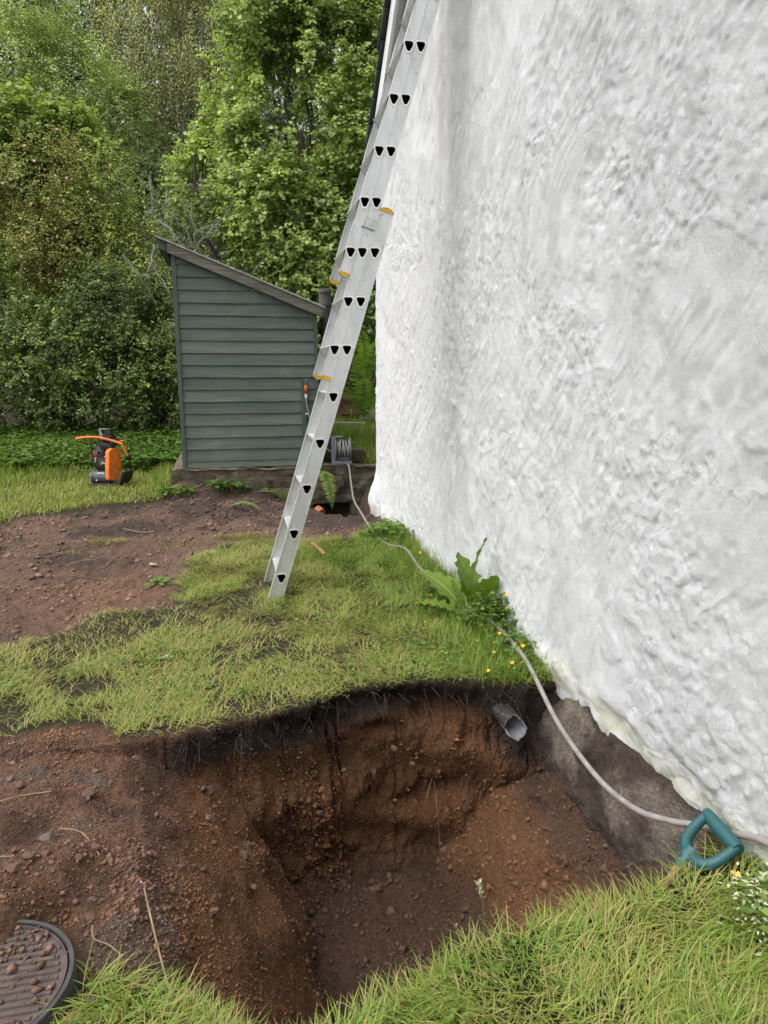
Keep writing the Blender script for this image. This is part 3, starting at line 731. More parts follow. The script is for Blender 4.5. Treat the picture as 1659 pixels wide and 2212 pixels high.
# ------------------------------------------------------------------ ladder
LA = R(17.1); U = Vector((math.sin(LA), 0, math.cos(LA))); N_ = Vector((math.cos(LA), 0, -math.sin(LA)))
L0 = Vector((.287, 0, .151)); RS = .298
ladder = empty('extension_ladder', (.24, 4.63, 0), 0, 'silver aluminium three-section extension ladder leaning on the white wall', 'ladder')
def rung_profile(w, n=30):
    """rounded triangle: flat tread on top, point below"""
    cs = [(-w * .52, w * .42), (w * .52, w * .42), (0, -w * .50)]
    pts = []
    cx, cz = 0, w * .1
    rc = w * .30
    ctr = [(x + (cx - x) * .42, z + (cz - z) * .42) for x, z in cs]
    angs = [(150, 265 - 180 + 5), (90, -30), (-30 - 0, -150)]
    for (x, z), (a0, a1) in zip(ctr, angs):
        for k in range(n // 3):
            a = R(a0 + (a1 - a0) * k / (n // 3 - 1)); pts.append((x + rc * math.cos(a), z + rc * math.sin(a)))
    return pts
def scaled(p, f):
    c = sum(q[0] for q in p) / len(p), sum(q[1] for q in p) / len(p)
    return [(c[0] + (x - c[0]) * f, c[1] + (z - c[1]) * f) for x, z in p]
PROF = scaled(rung_profile(.042), 1.28)
def ladder_section(off, width, t0, t1, rungs, y0, y1, capb, capt, holecut=.0):
    org = L0 + N_ * off
    for side, yo in ((0, y0), (1, y1)):
        sg = 1 if side == 0 else -1
        mb = MB()
        lo, hi = org - N_ * width * .48, org + N_ * width * .52
        # outer web with holes
        ts = [t0] + [(rungs[i] + rungs[i + 1]) / 2 for i in range(len(rungs) - 1)] + [t1]
        for i, rt in enumerate(rungs):
            q = [lo + U * ts[i], hi + U * ts[i], hi + U * ts[i + 1], lo + U * ts[i + 1]]
            c = org + U * rt
            inner = [c + Vector((x, 0, z)) for x, z in scaled(PROF, .97)]
            fl = lambda v: Vector((v.x, v.z, 0))
            tri = tessellate_polygon([[fl(v) for v in q], [fl(v) for v in inner]])
            for yw in (yo, yo + .026 * sg):
                mb.add([(v.x, yw, v.z) for v in q + inner], tri)
        # box: inner web and flanges with small raised edge
        th = .026 * sg
        A, B_, C_, D_ = lo + U * t0, hi + U * t0, hi + U * t1, lo + U * t1
        P4 = [(v.x, yo, v.z) for v in (A, B_, C_, D_)]; Q4 = [(v.x, yo + th, v.z) for v in (A, B_, C_, D_)]
        mb.add(P4 + Q4, [(0, 4, 7, 3), (1, 2, 6, 5), (0, 1, 5, 4), (3, 7, 6, 2)])
        # raised bead along both edges
        for s_, w_ in ((lo, 1), (hi, -1)):
            a, c = s_ + U * t0, s_ + U * t1; e = N_ * .004 * w_
            v8 = []
            for p in (a, c):
                for dy, dn in ((-.003 * sg, 0), (-.003 * sg, 1), (.0005 * sg, 1), (.0005 * sg, 0)):
                    v8.append((p.x + e.x * dn, yo + dy, p.z + e.z * dn))
            mb.add(v8, [(0, 1, 5, 4), (1, 2, 6, 5), (3, 0, 4, 7), (0, 3, 2, 1), (4, 5, 6, 7)])
            # flange turned inward past the web
            w2 = []
            f1 = N_ * .0025 * w_
            for p in (a, c):
                for dy, dn in ((th, 0), (th * 1.5, 0), (th * 1.5, 1), (th, 1)):
                    w2.append((p.x + f1.x * dn, yo + dy, p.z + f1.z * dn))
            mb.add(w2, [(0, 1, 5, 4), (1, 2, 6, 5), (2, 3, 7, 6), (0, 3, 2, 1), (4, 5, 6, 7)])
        st_ = sub(mb.build('stile', M['aluminium']), ladder)
        for t, do, dr in ((t0, capb, -1), (t1, capt, 1)):
            if not do: continue
            cm = MB(); n = 9
            pl = []
            for k in range(n):
                f = k / (n - 1); bulge = .020 * math.sin(math.pi * f) ** .7
                p = lo + (hi - lo) * (-.02 + 1.04 * f) + U * (t + dr * bulge); pl.append((p.x, p.z))
            e0 = lo + (hi - lo) * 1.02 - U * (dr * .006) + U * t; e1 = lo - (hi - lo) * .02 - U * (dr * .006) + U * t
            pl += [(e0.x, e0.z), (e1.x, e1.z)]
            cm.prism(pl, yo - .005 * sg, yo + .031 * sg)
            c_ = cm.build('end_cap', M['yellow_plastic']); c_.parent = st_
    for rt in rungs:
        c = org + U * rt; mb = MB(); n = len(PROF)
        for (f, ya, yb_) in ((1.0, y0 - .003, y1 + .003), (.86, y0 - .003, y1 + .003)):
            vs = [(c.x + x, ya, c.z + z) for x, z in scaled(PROF, f)] + [(c.x + x, yb_, c.z + z) for x, z in scaled(PROF, f)]
            mb.add(vs, [(i, (i + 1) % n, (i + 1) % n + n, i + n) for i in range(n)], 0 if f == 1.0 else 1)
        for e in (0, 1):
            mb.f += [[e * n + i, e * n + (i + 1) % n, 2 * n + e * n + (i + 1) % n, 2 * n + e * n + i] for i in range(n)]; mb.m += [0] * n
        for yy, dy in ((y0, -.0045), (y1, .0045)):
            o_ = scaled(PROF, 1.13); i_ = scaled(PROF, .86)
            mb.add([(c.x + x, yy + dy, c.z + z) for x, z in i_] + [(c.x + x, yy + dy, c.z + z) for x, z in o_] + [(c.x + x, yy, c.z + z) for x, z in o_],
                   [(i, (i + 1) % n, (i + 1) % n + n, i + n) for i in range(n)] + [(i + n, (i + 1) % n + n, (i + 1) % n + 2 * n, i + 2 * n) for i in range(n)], 2)
        sub(mb.build('rung', [M['aluminium'], M['iron_and_bore_shade'], M['rung_lip']], smooth=True), ladder)  # bores take the dark iron colour to stand in for inner shade
ladder_section(.0, .090, -.205, 2.335, [RS * k for k in range(8)], 4.395, 4.86, False, True)
ladder_section(-.072, .068, 5 * RS - .022 - .170, 5 * RS - .022 + 2.62, [5 * RS - .022 + RS * k for k in range(9)], 4.402, 4.853, True, True)
ladder_section(-.1385, .064, 7 * RS - .042 - .125, 7 * RS - .042 + 2.55, [7 * RS - .042 + RS * k for k in range(9)], 4.409, 4.846, True, True)
for y, s_ in ((4.395, -1), (4.86, 1)):
    mb = MB(); c = L0 + U * 2.235 + N_ * -.072
    q = [c - N_ * .040 - U * .028, c + N_ * .038 - U * .028, c + N_ * .038 + U * .028, c - N_ * .040 + U * .028]
    mb.prism([(v.x, v.z) for v in q], y + s_ * .004, y + s_ * .008)
    e = c - N_ * .040; q = [e - U * .028, e - N_ * .005 - U * .028, e - N_ * .005 + U * .028, e + U * .028]
    mb.prism([(v.x, v.z) for v in q], y + s_ * .011, y - s_ * .02)
    sub(mb.build('guide_clip', M['aluminium_clip']), ladder)
#@@OBJ2
# ------------------------------------------------------------------ plate compactor
pc = empty('plate_compactor', (-1.53, 9.38, float(ground_z(-1.53, 9.38)) + .005), -R(17), 'orange and black petrol plate compactor standing on the mown grass', 'compactor')
mb = MB()
pc.scale = (.92, .95, .97)
pr = [(-.21, .02), (-.22, .055), (-.18, .05), (.12, .05), (.19, .075), (.245, .13), (.27, .19), (.28, .205), (.295, .20), (.29, .16), (.26, .08), (.20, .02), (.15, .0), (-.19, .0)]
mb.prism([(x, z) for x, z in pr], -.13, .22); mb.build('base_plate', M['muddy_steel'], pc, bevel=.004, smooth=True)
mb = MB(); mb.lathe([(0, -.135), (.070, -.135), (.078, -.128), (.078, -.10), (.073, -.097), (.073, .10), (.078, .103), (.078, .13), (0, .135)], (-.045, -.03, .128), 'X', 28); mb.build('exciter_housing', M['roller_grey'], pc, True)
mb = MB(); mb.lathe([(.0, -.1395), (.066, -.1395), (.066, -.135)], (-.045, -.03, .128), 'X', 24); mb.build('housing_cap', M['white_label'], pc, True)
mb = MB(); mb.box((-.035, -.085, .182), (.105, .012, .012), Matrix.Rotation(R(40), 3, 'X')); mb.build('sticker', M['white_label'], pc)
mb = MB(); mb.lathe([(0, .0), (.011, .0), (.011, -.012), (0, -.012)], (-.085, -.10, .095), 'Y', 10); mb.build('bolt', M['white_label'], pc, True)
# raised lettering on the housing
fc = bpy.data.curves.new('lettering', 'FONT'); fc.body = 'Belle'; fc.size = .052; fc.extrude = .003; fc.shear = .2
to = bpy.data.objects.new('lettering_tmp', fc); COL.objects.link(to)
bpy.context.view_layer.update()
dg = bpy.context.evaluated_depsgraph_get(); tm = bpy.data.meshes.new_from_object(to.evaluated_get(dg))
COL.objects.unlink(to); bpy.data.objects.remove(to)
tm.materials.clear(); tm.materials.append(simple('lettering_grey', (.30, .31, .32), None, 30, .6, .3)); tm.name = 'lettering'
lo_ = bpy.data.objects.new('lettering', tm); COL.objects.link(lo_); lo_.parent = pc
lo_.location = (-.115, -.094, .147); lo_.rotation_euler = (R(62), 0, 0)
mb = MB(); mb.add([(-.135, -.06, .27), (.09, -.06, .27), (.09, .16, .27), (-.135, .16, .27), (-.10, -.02, .205), (.07, -.02, .205), (.07, .12, .205), (-.10, .12, .205)], [(0, 3, 2, 1), (4, 5, 6, 7), (0, 1, 5, 4), (1, 2, 6, 5), (2, 3, 7, 6), (3, 0, 4, 7)])
mb.box((-.02, .05, .275), (.23, .23, .014)); mb.build('engine_deck', M['black_paint'], pc)
# belt guard
def rr_poly(pts, r=.03, n=5):
    out = []; k = len(pts)
    for i in range(k):
        p0, p, p1 = Vector(pts[i - 1]), Vector(pts[i]), Vector(pts[(i + 1) % k])
        a = p + (p0 - p).normalized() * r; c = p + (p1 - p).normalized() * r
        for j in range(n):
            t = j / (n - 1); q = a.lerp(p, t).lerp(p.lerp(c, t), t); out.append((q.x, q.y))
    return out
gp = rr_poly([(-.09, .105), (.04, .085), (.085, .14), (.135, .30), (.135, .44), (.10, .50), (.0, .505), (-.06, .47), (-.085, .25)], .022)
mb = MB(); vs = [(.115, y, z) for y, z in gp] + [(.195, y, z) for y, z in gp]; n = len(gp)
mb.add(vs, [list(range(n)), list(range(n, 2 * n))[::-1]] + [(i, (i + 1) % n, (i + 1) % n + n, i + n) for i in range(n)])
bgd = mb.build('belt_guard', M['orange_paint'], pc, True, .006); bgd.rotation_euler = (0, 0, R(-24)); bgd.location = (-.02, .0, 0)
rp = [(.0, .33), (.03, .30), (.085, .40), (.06, .44)]
mb = MB(); vs = [(.194, y, z) for y, z in rr_poly(rp, .012)] + [(.201, y, z) for y, z in rr_poly(rp, .012)]; n = len(vs) // 2
mb.add(vs, [list(range(n)), list(range(n, 2 * n))[::-1]] + [(i, (i + 1) % n, (i + 1) % n + n, i + n) for i in range(n)]); mb.build('guard_rib', M['orange_paint'], bgd, True)
for z in (.27, .40):
    mb = MB(); mb.lathe([(0, -.006), (.008, -.006), (.008, .006)], (.125, -.075 + (.40 - z) * .0, z), 'Y', 8); mb.build('guard_bolt', M['white_label'], bgd, True)
# engine
mb = MB(); mb.box((-.02, .05, .35), (.17, .17, .15)); mb.build('crankcase', M['engine_grey'], pc, bevel=.02, smooth=True)
mb = MB()
for k in range(7): mb.box((.03, .05, .445 + k * .016), (.13, .15, .006))
mb.box((.03, .05, .495), (.10, .12, .12)); mb.build('cylinder_fins', M['engine_grey'], pc)
mb = MB(); mb.box((-.045, -.045, .475), (.13, .05, .15)); mb.build('silencer', M['engine_grey'], pc, bevel=.022, smooth=True)
mb = MB(); mb.lathe([(.028, 0), (.028, -.012), (.021, -.012), (.021, .0)], (-.035, -.068, .44), 'Y', 16); mb.build('exhaust_outlet', M['engine_grey'], pc, True)
mb = MB(); mb.lathe([(0, 0), (.02, 0)], (-.035, -.0705, .44), 'Y', 16); mb.build('exhaust_bore_shade', M['dark_hole'], pc)  # flat black disc painted in for the shade inside the outlet
mb = MB(); mb.lathe([(0, -.05), (.06, -.05), (.085, -.03), (.088, .02), (0, .02)], (-.11, .05, .40), 'X', 22); mb.build('recoil_starter', M['engine_red'], pc, True)
mb = MB(); mb.box((-.116, -.045, .345), (.022, .012, .07), Matrix.Rotation(R(15), 3, 'Y')); mb.build('warning_label', M['white_label'], pc)
mb = MB(); mb.box((.03, .09, .60), (.21, .18, .075)); mb.build('fuel_tank', M['black_paint'], pc, bevel=.03, smooth=True)
mb = MB(); mb.box((.065, .02, .645), (.15, .14, .05)); mb.box((.075, .02, .69), (.11, .11, .05)); mb.build('air_filter', M['black_paint'], pc, bevel=.018, smooth=True)
mb = MB(); mb.lathe([(0, 0), (.036, 0), (.036, .028), (.03, .034), (0, .034)], (.085, .02, .715), n=18); mb.build('filler_cap', M['black_paint'], pc, True)
mb = MB(); mb.tube(spline([(-.08, .06, .735), (-.06, .05, .70), (-.03, .02, .655), (.0, .0, .60)], 5), .017, 10); mb.tube(spline([(-.08, .06, .735), (-.01, .06, .735), (.06, .06, .735)], 4), .012, 8); mb.build('lifting_bar', M['grey_plastic'], pc, True)
mb = MB(); mb.box((.14, .02, .57), (.06, .14, .12), Matrix.Rotation(R(35), 3, 'Y')); mb.build('fan_shroud', M['black_paint'], pc, bevel=.015, smooth=True)
# handles
mb = MB(); mb.tube(spline([(-.335, -.09, .625), (-.2, -.09, .642), (-.05, -.09, .645), (.1, -.085, .618), (.25, -.08, .578), (.295, -.08, .555), (.315, -.07, .50), (.345, -.05, .41)], 8), .0155, 12); mb.build('handle', M['orange_paint'], pc, True)
mb = MB(); mb.tube(spline([(-.335, -.09, .625), (-.345, -.02, .625), (-.33, .12, .622), (-.15, .15, .605), (.05, .15, .585), (.2, .15, .57)], 8), .0145, 12); mb.build('handle', M['orange_paint'], pc, True)
mb = MB(); mb.tube(spline([(-.115, -.07, .28), (-.13, -.085, .45), (-.135, -.09, .58), (-.12, -.09, .62), (-.08, -.09, .635)], 6), .012, 10); mb.build('frame_tube', M['black_paint'], pc, True)
mb = MB(); mb.tube(spline([(.055, -.07, .28), (.03, -.085, .42), (-.01, -.09, .55), (-.04, -.09, .64)], 6), .012, 10); mb.build('frame_tube', M['black_paint'], pc, True)
mb = MB(); mb.lathe([(0, -.02), (.03, -.02), (.03, .03), (0, .03)], (.345, -.04, .385), 'X', 14); mb.build('rubber_mount', M['dark_hole'], pc, True)
mb = MB(); mb.tube(spline([(-.03, -.06, .29), (.0, -.075, .32), (.03, -.075, .30)], 5), .007, 6); mb.build('fuel_line', M['white_label'], pc, True)

# ------------------------------------------------------------------ drain cover
cv = empty('drain_cover', (COVER_C[0], COVER_C[1], .0), 0, 'round ribbed plastic drain cover half buried in red sand', 'drain cover')
mb = MB(); mb.lathe([(.196, .020), (.197, .034), (.207, .034), (.209, .030), (.213, -.10)], (0, 0, 0), n=72); mb.build('rim', M['cover_plastic'], cv, True)
mb = MB(); mb.lathe([(0, .022), (.187, .022), (.1885, .030), (.1915, .030), (.192, .008), (.196, .008)], (0, 0, 0), n=72); mb.build('lid', M['cover_muddy'], cv, True)
for k in range(17):
    y = -.17 + k * .0212; hw = math.sqrt(max(.180 ** 2 - y * y, 0)) - .008
    if hw < .03: continue
    mb = MB(); mb.add([(-hw, y - .0075, .0215), (hw, y - .0075, .0215), (hw, y + .0075, .0215), (-hw, y + .0075, .0215), (-hw, y - .005, .0265), (hw, y - .005, .0265), (hw, y + .005, .0265), (-hw, y + .005, .0265)], [(4, 5, 6, 7), (0, 1, 5, 4), (1, 2, 6, 5), (2, 3, 7, 6), (3, 0, 4, 7)])
    mb.build('rib', M['cover_muddy'], cv)
for a in (20, 62, 100, -35):
    mb = MB(); mb.box((.1945 * math.cos(R(a)), .1945 * math.sin(R(a)), .029), (.012, .005, .006), Matrix.Rotation(R(a), 3, 'Z')); mb.build('lug', M['cover_plastic'], cv)
mb = MB(); mb.box((-.06, -.085, .0275), (.055, .014, .002), Matrix.Rotation(R(12), 3, 'Z')); mb.build('lifting_slot_shade', M['dark_hole'], cv)  # thin black plate painted in for the shade of the slot

# ------------------------------------------------------------------ spade standing in the hole
# grip plane: bar from A to B, socket end S
A_, B_, S_ = Vector((1.420, 1.738, .092)), Vector((1.405, 1.580, .088)), Vector((1.268, 1.640, .010))
spade = empty('spade', tuple(S_), 0, 'spade with a dark green plastic handle grip leaning at the edge of the hole', 'spade')
def sp(o): return sub(o, spade)
mid = (A_ + B_) / 2; ax = (S_ - mid).normalized()
mb = MB(); d_ = (B_ - A_).normalized(); mb.tube([A_ - d_ * .004, A_ + d_ * .02, mid, B_ - d_ * .02, B_ + d_ * .006], [.0190, .0210, .0225, .0210, .0190], 18); sp(mb.build('grip_bar', M['green_plastic'], smooth=True))
yk = mid + ax * .125
mb = MB(); w = (B_ - A_) * .5
AL = (S_ - mid).length * .74
arc = [mid + w * math.copysign(abs(math.cos(t)) ** .62, math.cos(t)) * .95 + ax * AL * math.sin(t) ** .75 for t in [math.pi * k / 24 for k in range(25)]]
mb.tube(arc, [.0150 + .003 * math.sin(math.pi * k / 24) for k in range(25)], 14)
ap = mid + ax * AL - w * .12
mb.tube([ap - ax * .012, ap + ax * .012, ap.lerp(S_, .5), S_, S_ + ax * .012], [.026, .024, .0185, .0185, .0175], 16)
sp(mb.build('yoke', M['green_plastic'], smooth=True))
dn_ = Vector((-.10, .26, -.96)).normalized()
sh_end = S_ + ax * .03 + dn_ * .62
mb = MB(); mb.tube(spline([S_ - ax * .01, S_ + ax * .012 + dn_ * .03, S_ + ax * .02 + dn_ * .1, sh_end], 8), .0155, 12); sp(mb.build('shaft', M['shaft_wood'], smooth=True))
mb = MB(); rot = dn_.to_track_quat('Z', 'Y').to_matrix(); mb.box(tuple(sh_end + dn_ * .12), (.17, .008, .26), rot); sp(mb.build('blade', M['steel'], bevel=.003))

# ------------------------------------------------------------------ broken drain pipe in the hole side
dp = empty('land_drain', (1.24, 2.885, -.165), 0, 'broken corrugated grey drain pipe sticking out of the hole side', 'pipe')
dax = Vector((.10, -.95, -.16)).normalized(); q = dax.to_track_quat('Z', 'Y').to_matrix()
nn, mm = 36, 40
vo, vi = [], []
for j in range(mm):
    for k in range(nn):
        g = 2 * math.pi * k / nn
        torn = .034 * math.sin(g * 1 + 2.6) + .007 * math.sin(g * 3 + 1) + .005 * math.sin(g * 7)
        L_ = .05 + torn; t = j / (mm - 1); h = -.15 + (L_ + .15) * t
        ro = .047 + .002 * math.sin(g * 5 + h * 30)
        ri = .0435 + .0035 * math.sin(h * 2 * math.pi / .012)
        vo.append(q @ Vector((ro * math.cos(g), ro * math.sin(g), h))); vi.append(q @ Vector((ri * math.cos(g), ri * math.sin(g), h + .001)))
fs = [(j * nn + k, j * nn + (k + 1) % nn, (j + 1) * nn + (k + 1) % nn, (j + 1) * nn + k) for j in range(mm - 1) for k in range(nn)]
mb = MB(); mb.add(vo, fs); mb.build('pipe_wall', M['drain_outer'], dp, True, fix=False)
mb = MB(); mb.add(vi, [f[::-1] for f in fs]); e = len(mb.v); mb.add([vo[(mm - 1) * nn + k] for k in range(nn)], []); 
mb.f += [[(mm - 1) * nn + k, (mm - 1) * nn + (k + 1) % nn, e + (k + 1) % nn, e + k] for k in range(nn)]; mb.m += [0] * nn
mb.build('pipe_lining', M['drain_inner'], dp, True, fix=False)
mb = MB(); fl_ = spline([(.0, -.02, -.055), (.02, -.035, -.085), (.03, -.045, -.12), (.025, -.04, -.155)], 5)
vs = []
for i, p in enumerate(fl_):
    wd = .045 * (1 - .6 * i / len(fl_)); vs += [(p.x - wd, p.y + .012, p.z), (p.x, p.y, p.z), (p.x + wd, p.y + .015, p.z)]
mb.add(vs, [(i * 3 + a, i * 3 + a + 1, i * 3 + a + 4, i * 3 + a + 3) for i in range(len(fl_) - 1) for a in (0, 1)]); mb.build('torn_flap', M['drain_outer'], dp, True)

# ------------------------------------------------------------------ bricks and stone blocks behind the house corner
bs = empty('brick_pile', (1.78, 11.05, .60), 0, 'rough stack of weathered old bricks behind the house corner', 'bricks')
k = 0
for row in range(6):
    for i in range(3 if row < 4 else 2):
        mb = MB(); mb.box((0, 0, 0), (.225, .11, .07)); o = mb.build('brick', M['brick'], bs, bevel=.006)
        o.location = (-.27 + i * .245 + (row % 2) * .09 + random.uniform(-.02, .02), random.uniform(-.03, .03), .04 + row * .077)
        o.rotation_euler = (random.uniform(-.04, .04), random.uniform(-.05, .05), random.uniform(-.2, .2))
for (x, y, z, dx, dy, dz, lab) in ((1.80, 10.72, .60, .55, .28, .10, 'long pale stone block lying in grass below the brick stack'), (2.22, 11.0, .74, .42, .3, .16, 'grey stone block beside the brick stack by the fern'), (1.62, 9.15, .34, .22, .2, .16, 'dark square stone block in the grass against the house corner')):
    mb = MB(); mb.box((0, 0, 0), (dx, dy, dz)); o = mb.build('stone_block', M['stone_block' if y > 10 else 'mossy_concrete'], bevel=.025, smooth=True); o.location = (x, y, z); o.rotation_euler = (0, .03, .06)
    tag(o, lab, 'stone')
mb = MB()
mb.lathe([(.0, 0), (.055, 0), (.055, .09), (.045, .09), (.045, .02), (0, .02)], (0, 0, 0), 'Y', 20); o = mb.build('clay_pipe_end', M['terracotta'], smooth=True); o.location = (1.02, 8.1, -.20); o.rotation_euler = (R(20), 0, R(30))
tag(o, 'small terracotta pipe end poking out of the soil below the fern', 'pipe')

# ------------------------------------------------------------------ leaves, twigs, grass blades in bulk
def nrm(v): return v / (np.linalg.norm(v, axis=-1, keepdims=True) + 1e-9)

def leaf_arrays(c, ax, nr, ln, wd, tint, six=True, droop=.15):
    """c centre of the leaf base, ax its axis, nr its normal"""
    ax = nrm(ax); sd_ = nrm(np.cross(ax, nr)); nr = np.cross(sd_, ax)
    ln = np.broadcast_to(np.asarray(ln, float), (len(c),))[:, None]; wd = np.broadcast_to(np.asarray(wd, float), (len(c),))[:, None]
    if six:
        P = [(0, 0, 0), (.30, .50, .10), (.68, .40, .06), (1, 0, -droop), (.68, -.40, .06), (.30, -.50, .10)]
        F = np.array([(0, 5, 4, 3), (0, 3, 2, 1)])
    else:
        P = [(0, 0, 0), (.45, .5, .1), (1, 0, -droop), (.45, -.5, .1)]
        F = np.array([(0, 3, 2), (0, 2, 1)])
    v = np.stack([c + ax * ln * a + sd_ * wd * b_ + nr * (wd * h if i not in (3, 2) or True else 0) for i, (a, b_, h) in enumerate(P)], 1)
    k = len(P); f = (np.arange(len(c)) * k)[:, None, None] + F[None]
    return v.reshape(-1, 3), f.reshape(-1, F.shape[1]), np.repeat(tint, k)

def merge(parts):
    V, Fq, Ft, T = [], [], [], []; o = 0
    for v, f, t in parts:
        V.append(v); T.append(t); (Fq if f.shape[1] == 4 else Ft).append(f + o); o += len(v)
    fs = []
    if Fq: fs.append(np.concatenate(Fq))
    if Ft: fs.append(np.concatenate(Ft))
    return np.concatenate(V), fs, np.concatenate(T)

def sticks(a, b_, ra, rb, sag=None):
    """thin three-sided prisms from a to b"""
    d = nrm(b_ - a); up = np.where(np.abs(d[:, 2:3]) < .9, np.array([[0, 0, 1.]]), np.array([[1., 0, 0]]))
    s1 = nrm(np.cross(d, up)); s2 = np.cross(s1, d)
    ra = np.broadcast_to(np.asarray(ra, float), (len(a),))[:, None]; rb = np.broadcast_to(np.asarray(rb, float), (len(a),))[:, None]
    ring = lambda p, r: [p + r * (s1 * math.cos(g) + s2 * math.sin(g)) for g in (0, 2.094, 4.189)]
    v = np.stack(ring(a, ra) + ring(b_, rb), 1)
    F = np.array([(0, 1, 4, 3), (1, 2, 5, 4), (2, 0, 3, 5)])
    f = (np.arange(len(a)) * 6)[:, None, None] + F[None]
    return v.reshape(-1, 3), f.reshape(-1, 4)

def wob_tube(mb, a, c, r0, r1, n=7, wob=.06, seed=0, sides=6):
    rs = np.random.default_rng(seed); a = np.array(a, float); c = np.array(c, float)
    L_ = np.linalg.norm(c - a); pts = []
    off = rs.normal(0, 1, (n, 3)) * wob * L_
    for i in range(n):
        t = i / (n - 1); pts.append(a + (c - a) * t + off[i] * math.sin(math.pi * t) * .6 + np.array((0, 0, .08 * L_ * math.sin(math.pi * t))))
    mb.tube([Vector(p) for p in pts], [r0 + (r1 - r0) * i / (n - 1) for i in range(n)], sides, False)
    return pts

def make_tree(name, label, cat, base, blobs, nclust, leaves, leaf_len, mat, seed, trunk_r=.06, group=None, twigs=4, spread=.22, droop=.3,
              aspect=.72, bark='bark', six=True, stems=1, upn=.9, rim=(.55, 1.08), hang=0., trunk_top=None, thin=None, tint_bias=0., lump=.35):
    rs = np.random.default_rng(seed)
    root = empty(name, base, 0, label, cat, group)
    bl = np.array(blobs, float)                                  # cx cy cz rx ry rz, relative to the base
    w = (bl[:, 3] * bl[:, 4] * bl[:, 5]) ** .67; w /= w.sum()
    bi = rs.choice(len(bl), nclust, p=w)
    d = nrm(rs.normal(0, 1, (nclust, 3)))
    keep = ~((d[:, 1] > .45) & (rs.random(nclust) < .55))         # fewer sprays deep on the far side
    bi, d = bi[keep], d[keep]; C = len(bi)
    q = d * 1.7 + bl[bi, :3]
    lumpn = fbm(q[:, 0] * 1.9 + q[:, 1], q[:, 2] * 1.9 - q[:, 1], 3, seed)
    rad = rim[0] + (rim[1] - rim[0]) * rs.random(C) ** .55
    rad = rad * (1 + lump * lumpn)
    cen = bl[bi, :3] + d * rad[:, None] * bl[bi, 3:]
    cen[:, 2] = np.maximum(cen[:, 2], .08)
    gap = fbm(cen[:, 0] * 1.25 + 3, cen[:, 2] * 1.25 + cen[:, 1], 3, seed + 5)
    keep = gap > -.22 + .0 * gap if thin is None else gap > thin
    cen, d, bi = cen[keep], d[keep], bi[keep]; C = len(cen)
    T = twigs; Ln = leaves
    td = nrm(d[:, None, :] * .7 + rs.normal(0, .75, (C, T, 3)) + np.array((0, 0, .35 - hang * 2.2)))
    tl = spread * rs.uniform(.6, 1.35, (C, T))
    t = (np.arange(Ln) + .6) / Ln
    pos = cen[:, None, None, :] + td[:, :, None, :] * (tl[:, :, None] * t)[..., None]
    pos[..., 2] -= (droop * .35 + hang) * (tl[:, :, None] * t ** 2)
    side = np.where(np.arange(Ln) % 2 == 0, 1, -1)[None, None, :, None]
    perp = nrm(np.cross(td, np.array((0, 0, 1.)) + rs.normal(0, .25, td.shape)))
    ax = td[:, :, None, :] * .55 + perp[:, :, None, :] * side * .85 + rs.normal(0, .38, pos.shape) + np.array((0, 0, -droop - hang))
    nr = np.array((0, 0, upn)) + rs.normal(0, .45, pos.shape) + d[:, None, None, :] * .35 + np.array((0, -.25, 0))
    tint = .5 + .16 * rs.normal(0, 1, (C, 1, 1)) + .12 * rs.normal(0, 1, (C, T, 1)) + .14 * rs.normal(0, 1, (C, T, Ln)) + tint_bias
    tint = tint + .22 * fbm(cen[:, 0] * .9, cen[:, 2] * .9, 2, seed + 9)[:, None, None]
    ln = leaf_len * rs.uniform(.6, 1.25, (C, T, Ln))
    P = pos.reshape(-1, 3); 
    v, f, tt_ = leaf_arrays(P, ax.reshape(-1, 3), nr.reshape(-1, 3), ln.ravel(), ln.ravel() * aspect, np.clip(tint.ravel(), 0, 1), six)
    cr_ = np_mesh('crown', v, [f], M[mat], False, root, {'tint': tt_}); cr_['kind'] = 'stuff'
    # limbs, branches and twigs
    mb = MB(); topz = trunk_top if trunk_top else float(np.average(bl[:, 2], weights=w))
    cx, cy = float(np.average(bl[:, 0], weights=w)), float(np.average(bl[:, 1], weights=w))
    for s_ in range(stems):
        oa = rs.normal(0, .12 if stems > 1 else 0, 2) * (1 + .3 * stems)
        ta = np.array((cx * .6 + oa[0] * 2.5, cy * .6 + oa[1] * 2, topz))
        tp_ = wob_tube(mb, (oa[0], oa[1], -.1), ta, trunk_r, trunk_r * .45, 8, .05, seed + s_, 8)
        nb = len(bl)
        for i in range(nb):
            if i % stems != s_ % max(1, stems): continue
            st_ = tp_[int(rs.integers(3, 7))]
            wob_tube(mb, st_, bl[i, :3], trunk_r * .45, trunk_r * .18, 6, .07, seed + 31 + i)
    mb.build('trunk', M[bark], root, True, fix=False)
    mb = MB()
    for i in rs.choice(C, min(C, 70), replace=False):
        a = bl[bi[i], :3] + d[i] * .1
        wob_tube(mb, a, cen[i], trunk_r * .16 + .004, .004, 5, .10, seed + 100 + int(i), 4)
    br = mb.build('branches', M[bark], root, True, fix=False); br['kind'] = 'stuff'
    sel = rs.random(C * T) < .55
    a = np.repeat(cen, T, 0)[sel]; b_ = pos[:, :, -1, :].reshape(-1, 3)[sel]
    v, f = sticks(a, b_, .0035, .0015); tw = np_mesh('twigs', v, [f], M['twig'], False, root); tw['kind'] = 'stuff'
    return root, cen, d

# ------------------------------------------------------------------ shrubs and trees behind the garden
G = lambda x, y: float(ground_z(x, y))
def T_(name, label, cat, x, y, blobs, *a, **k):
    z = G(x, y) - .02
    return make_tree(name, label, cat, (x, y, z), [(bx - x, by - y, bz - z, rx, ry, rz) for bx, by, bz, rx, ry, rz in blobs], *a, **k)

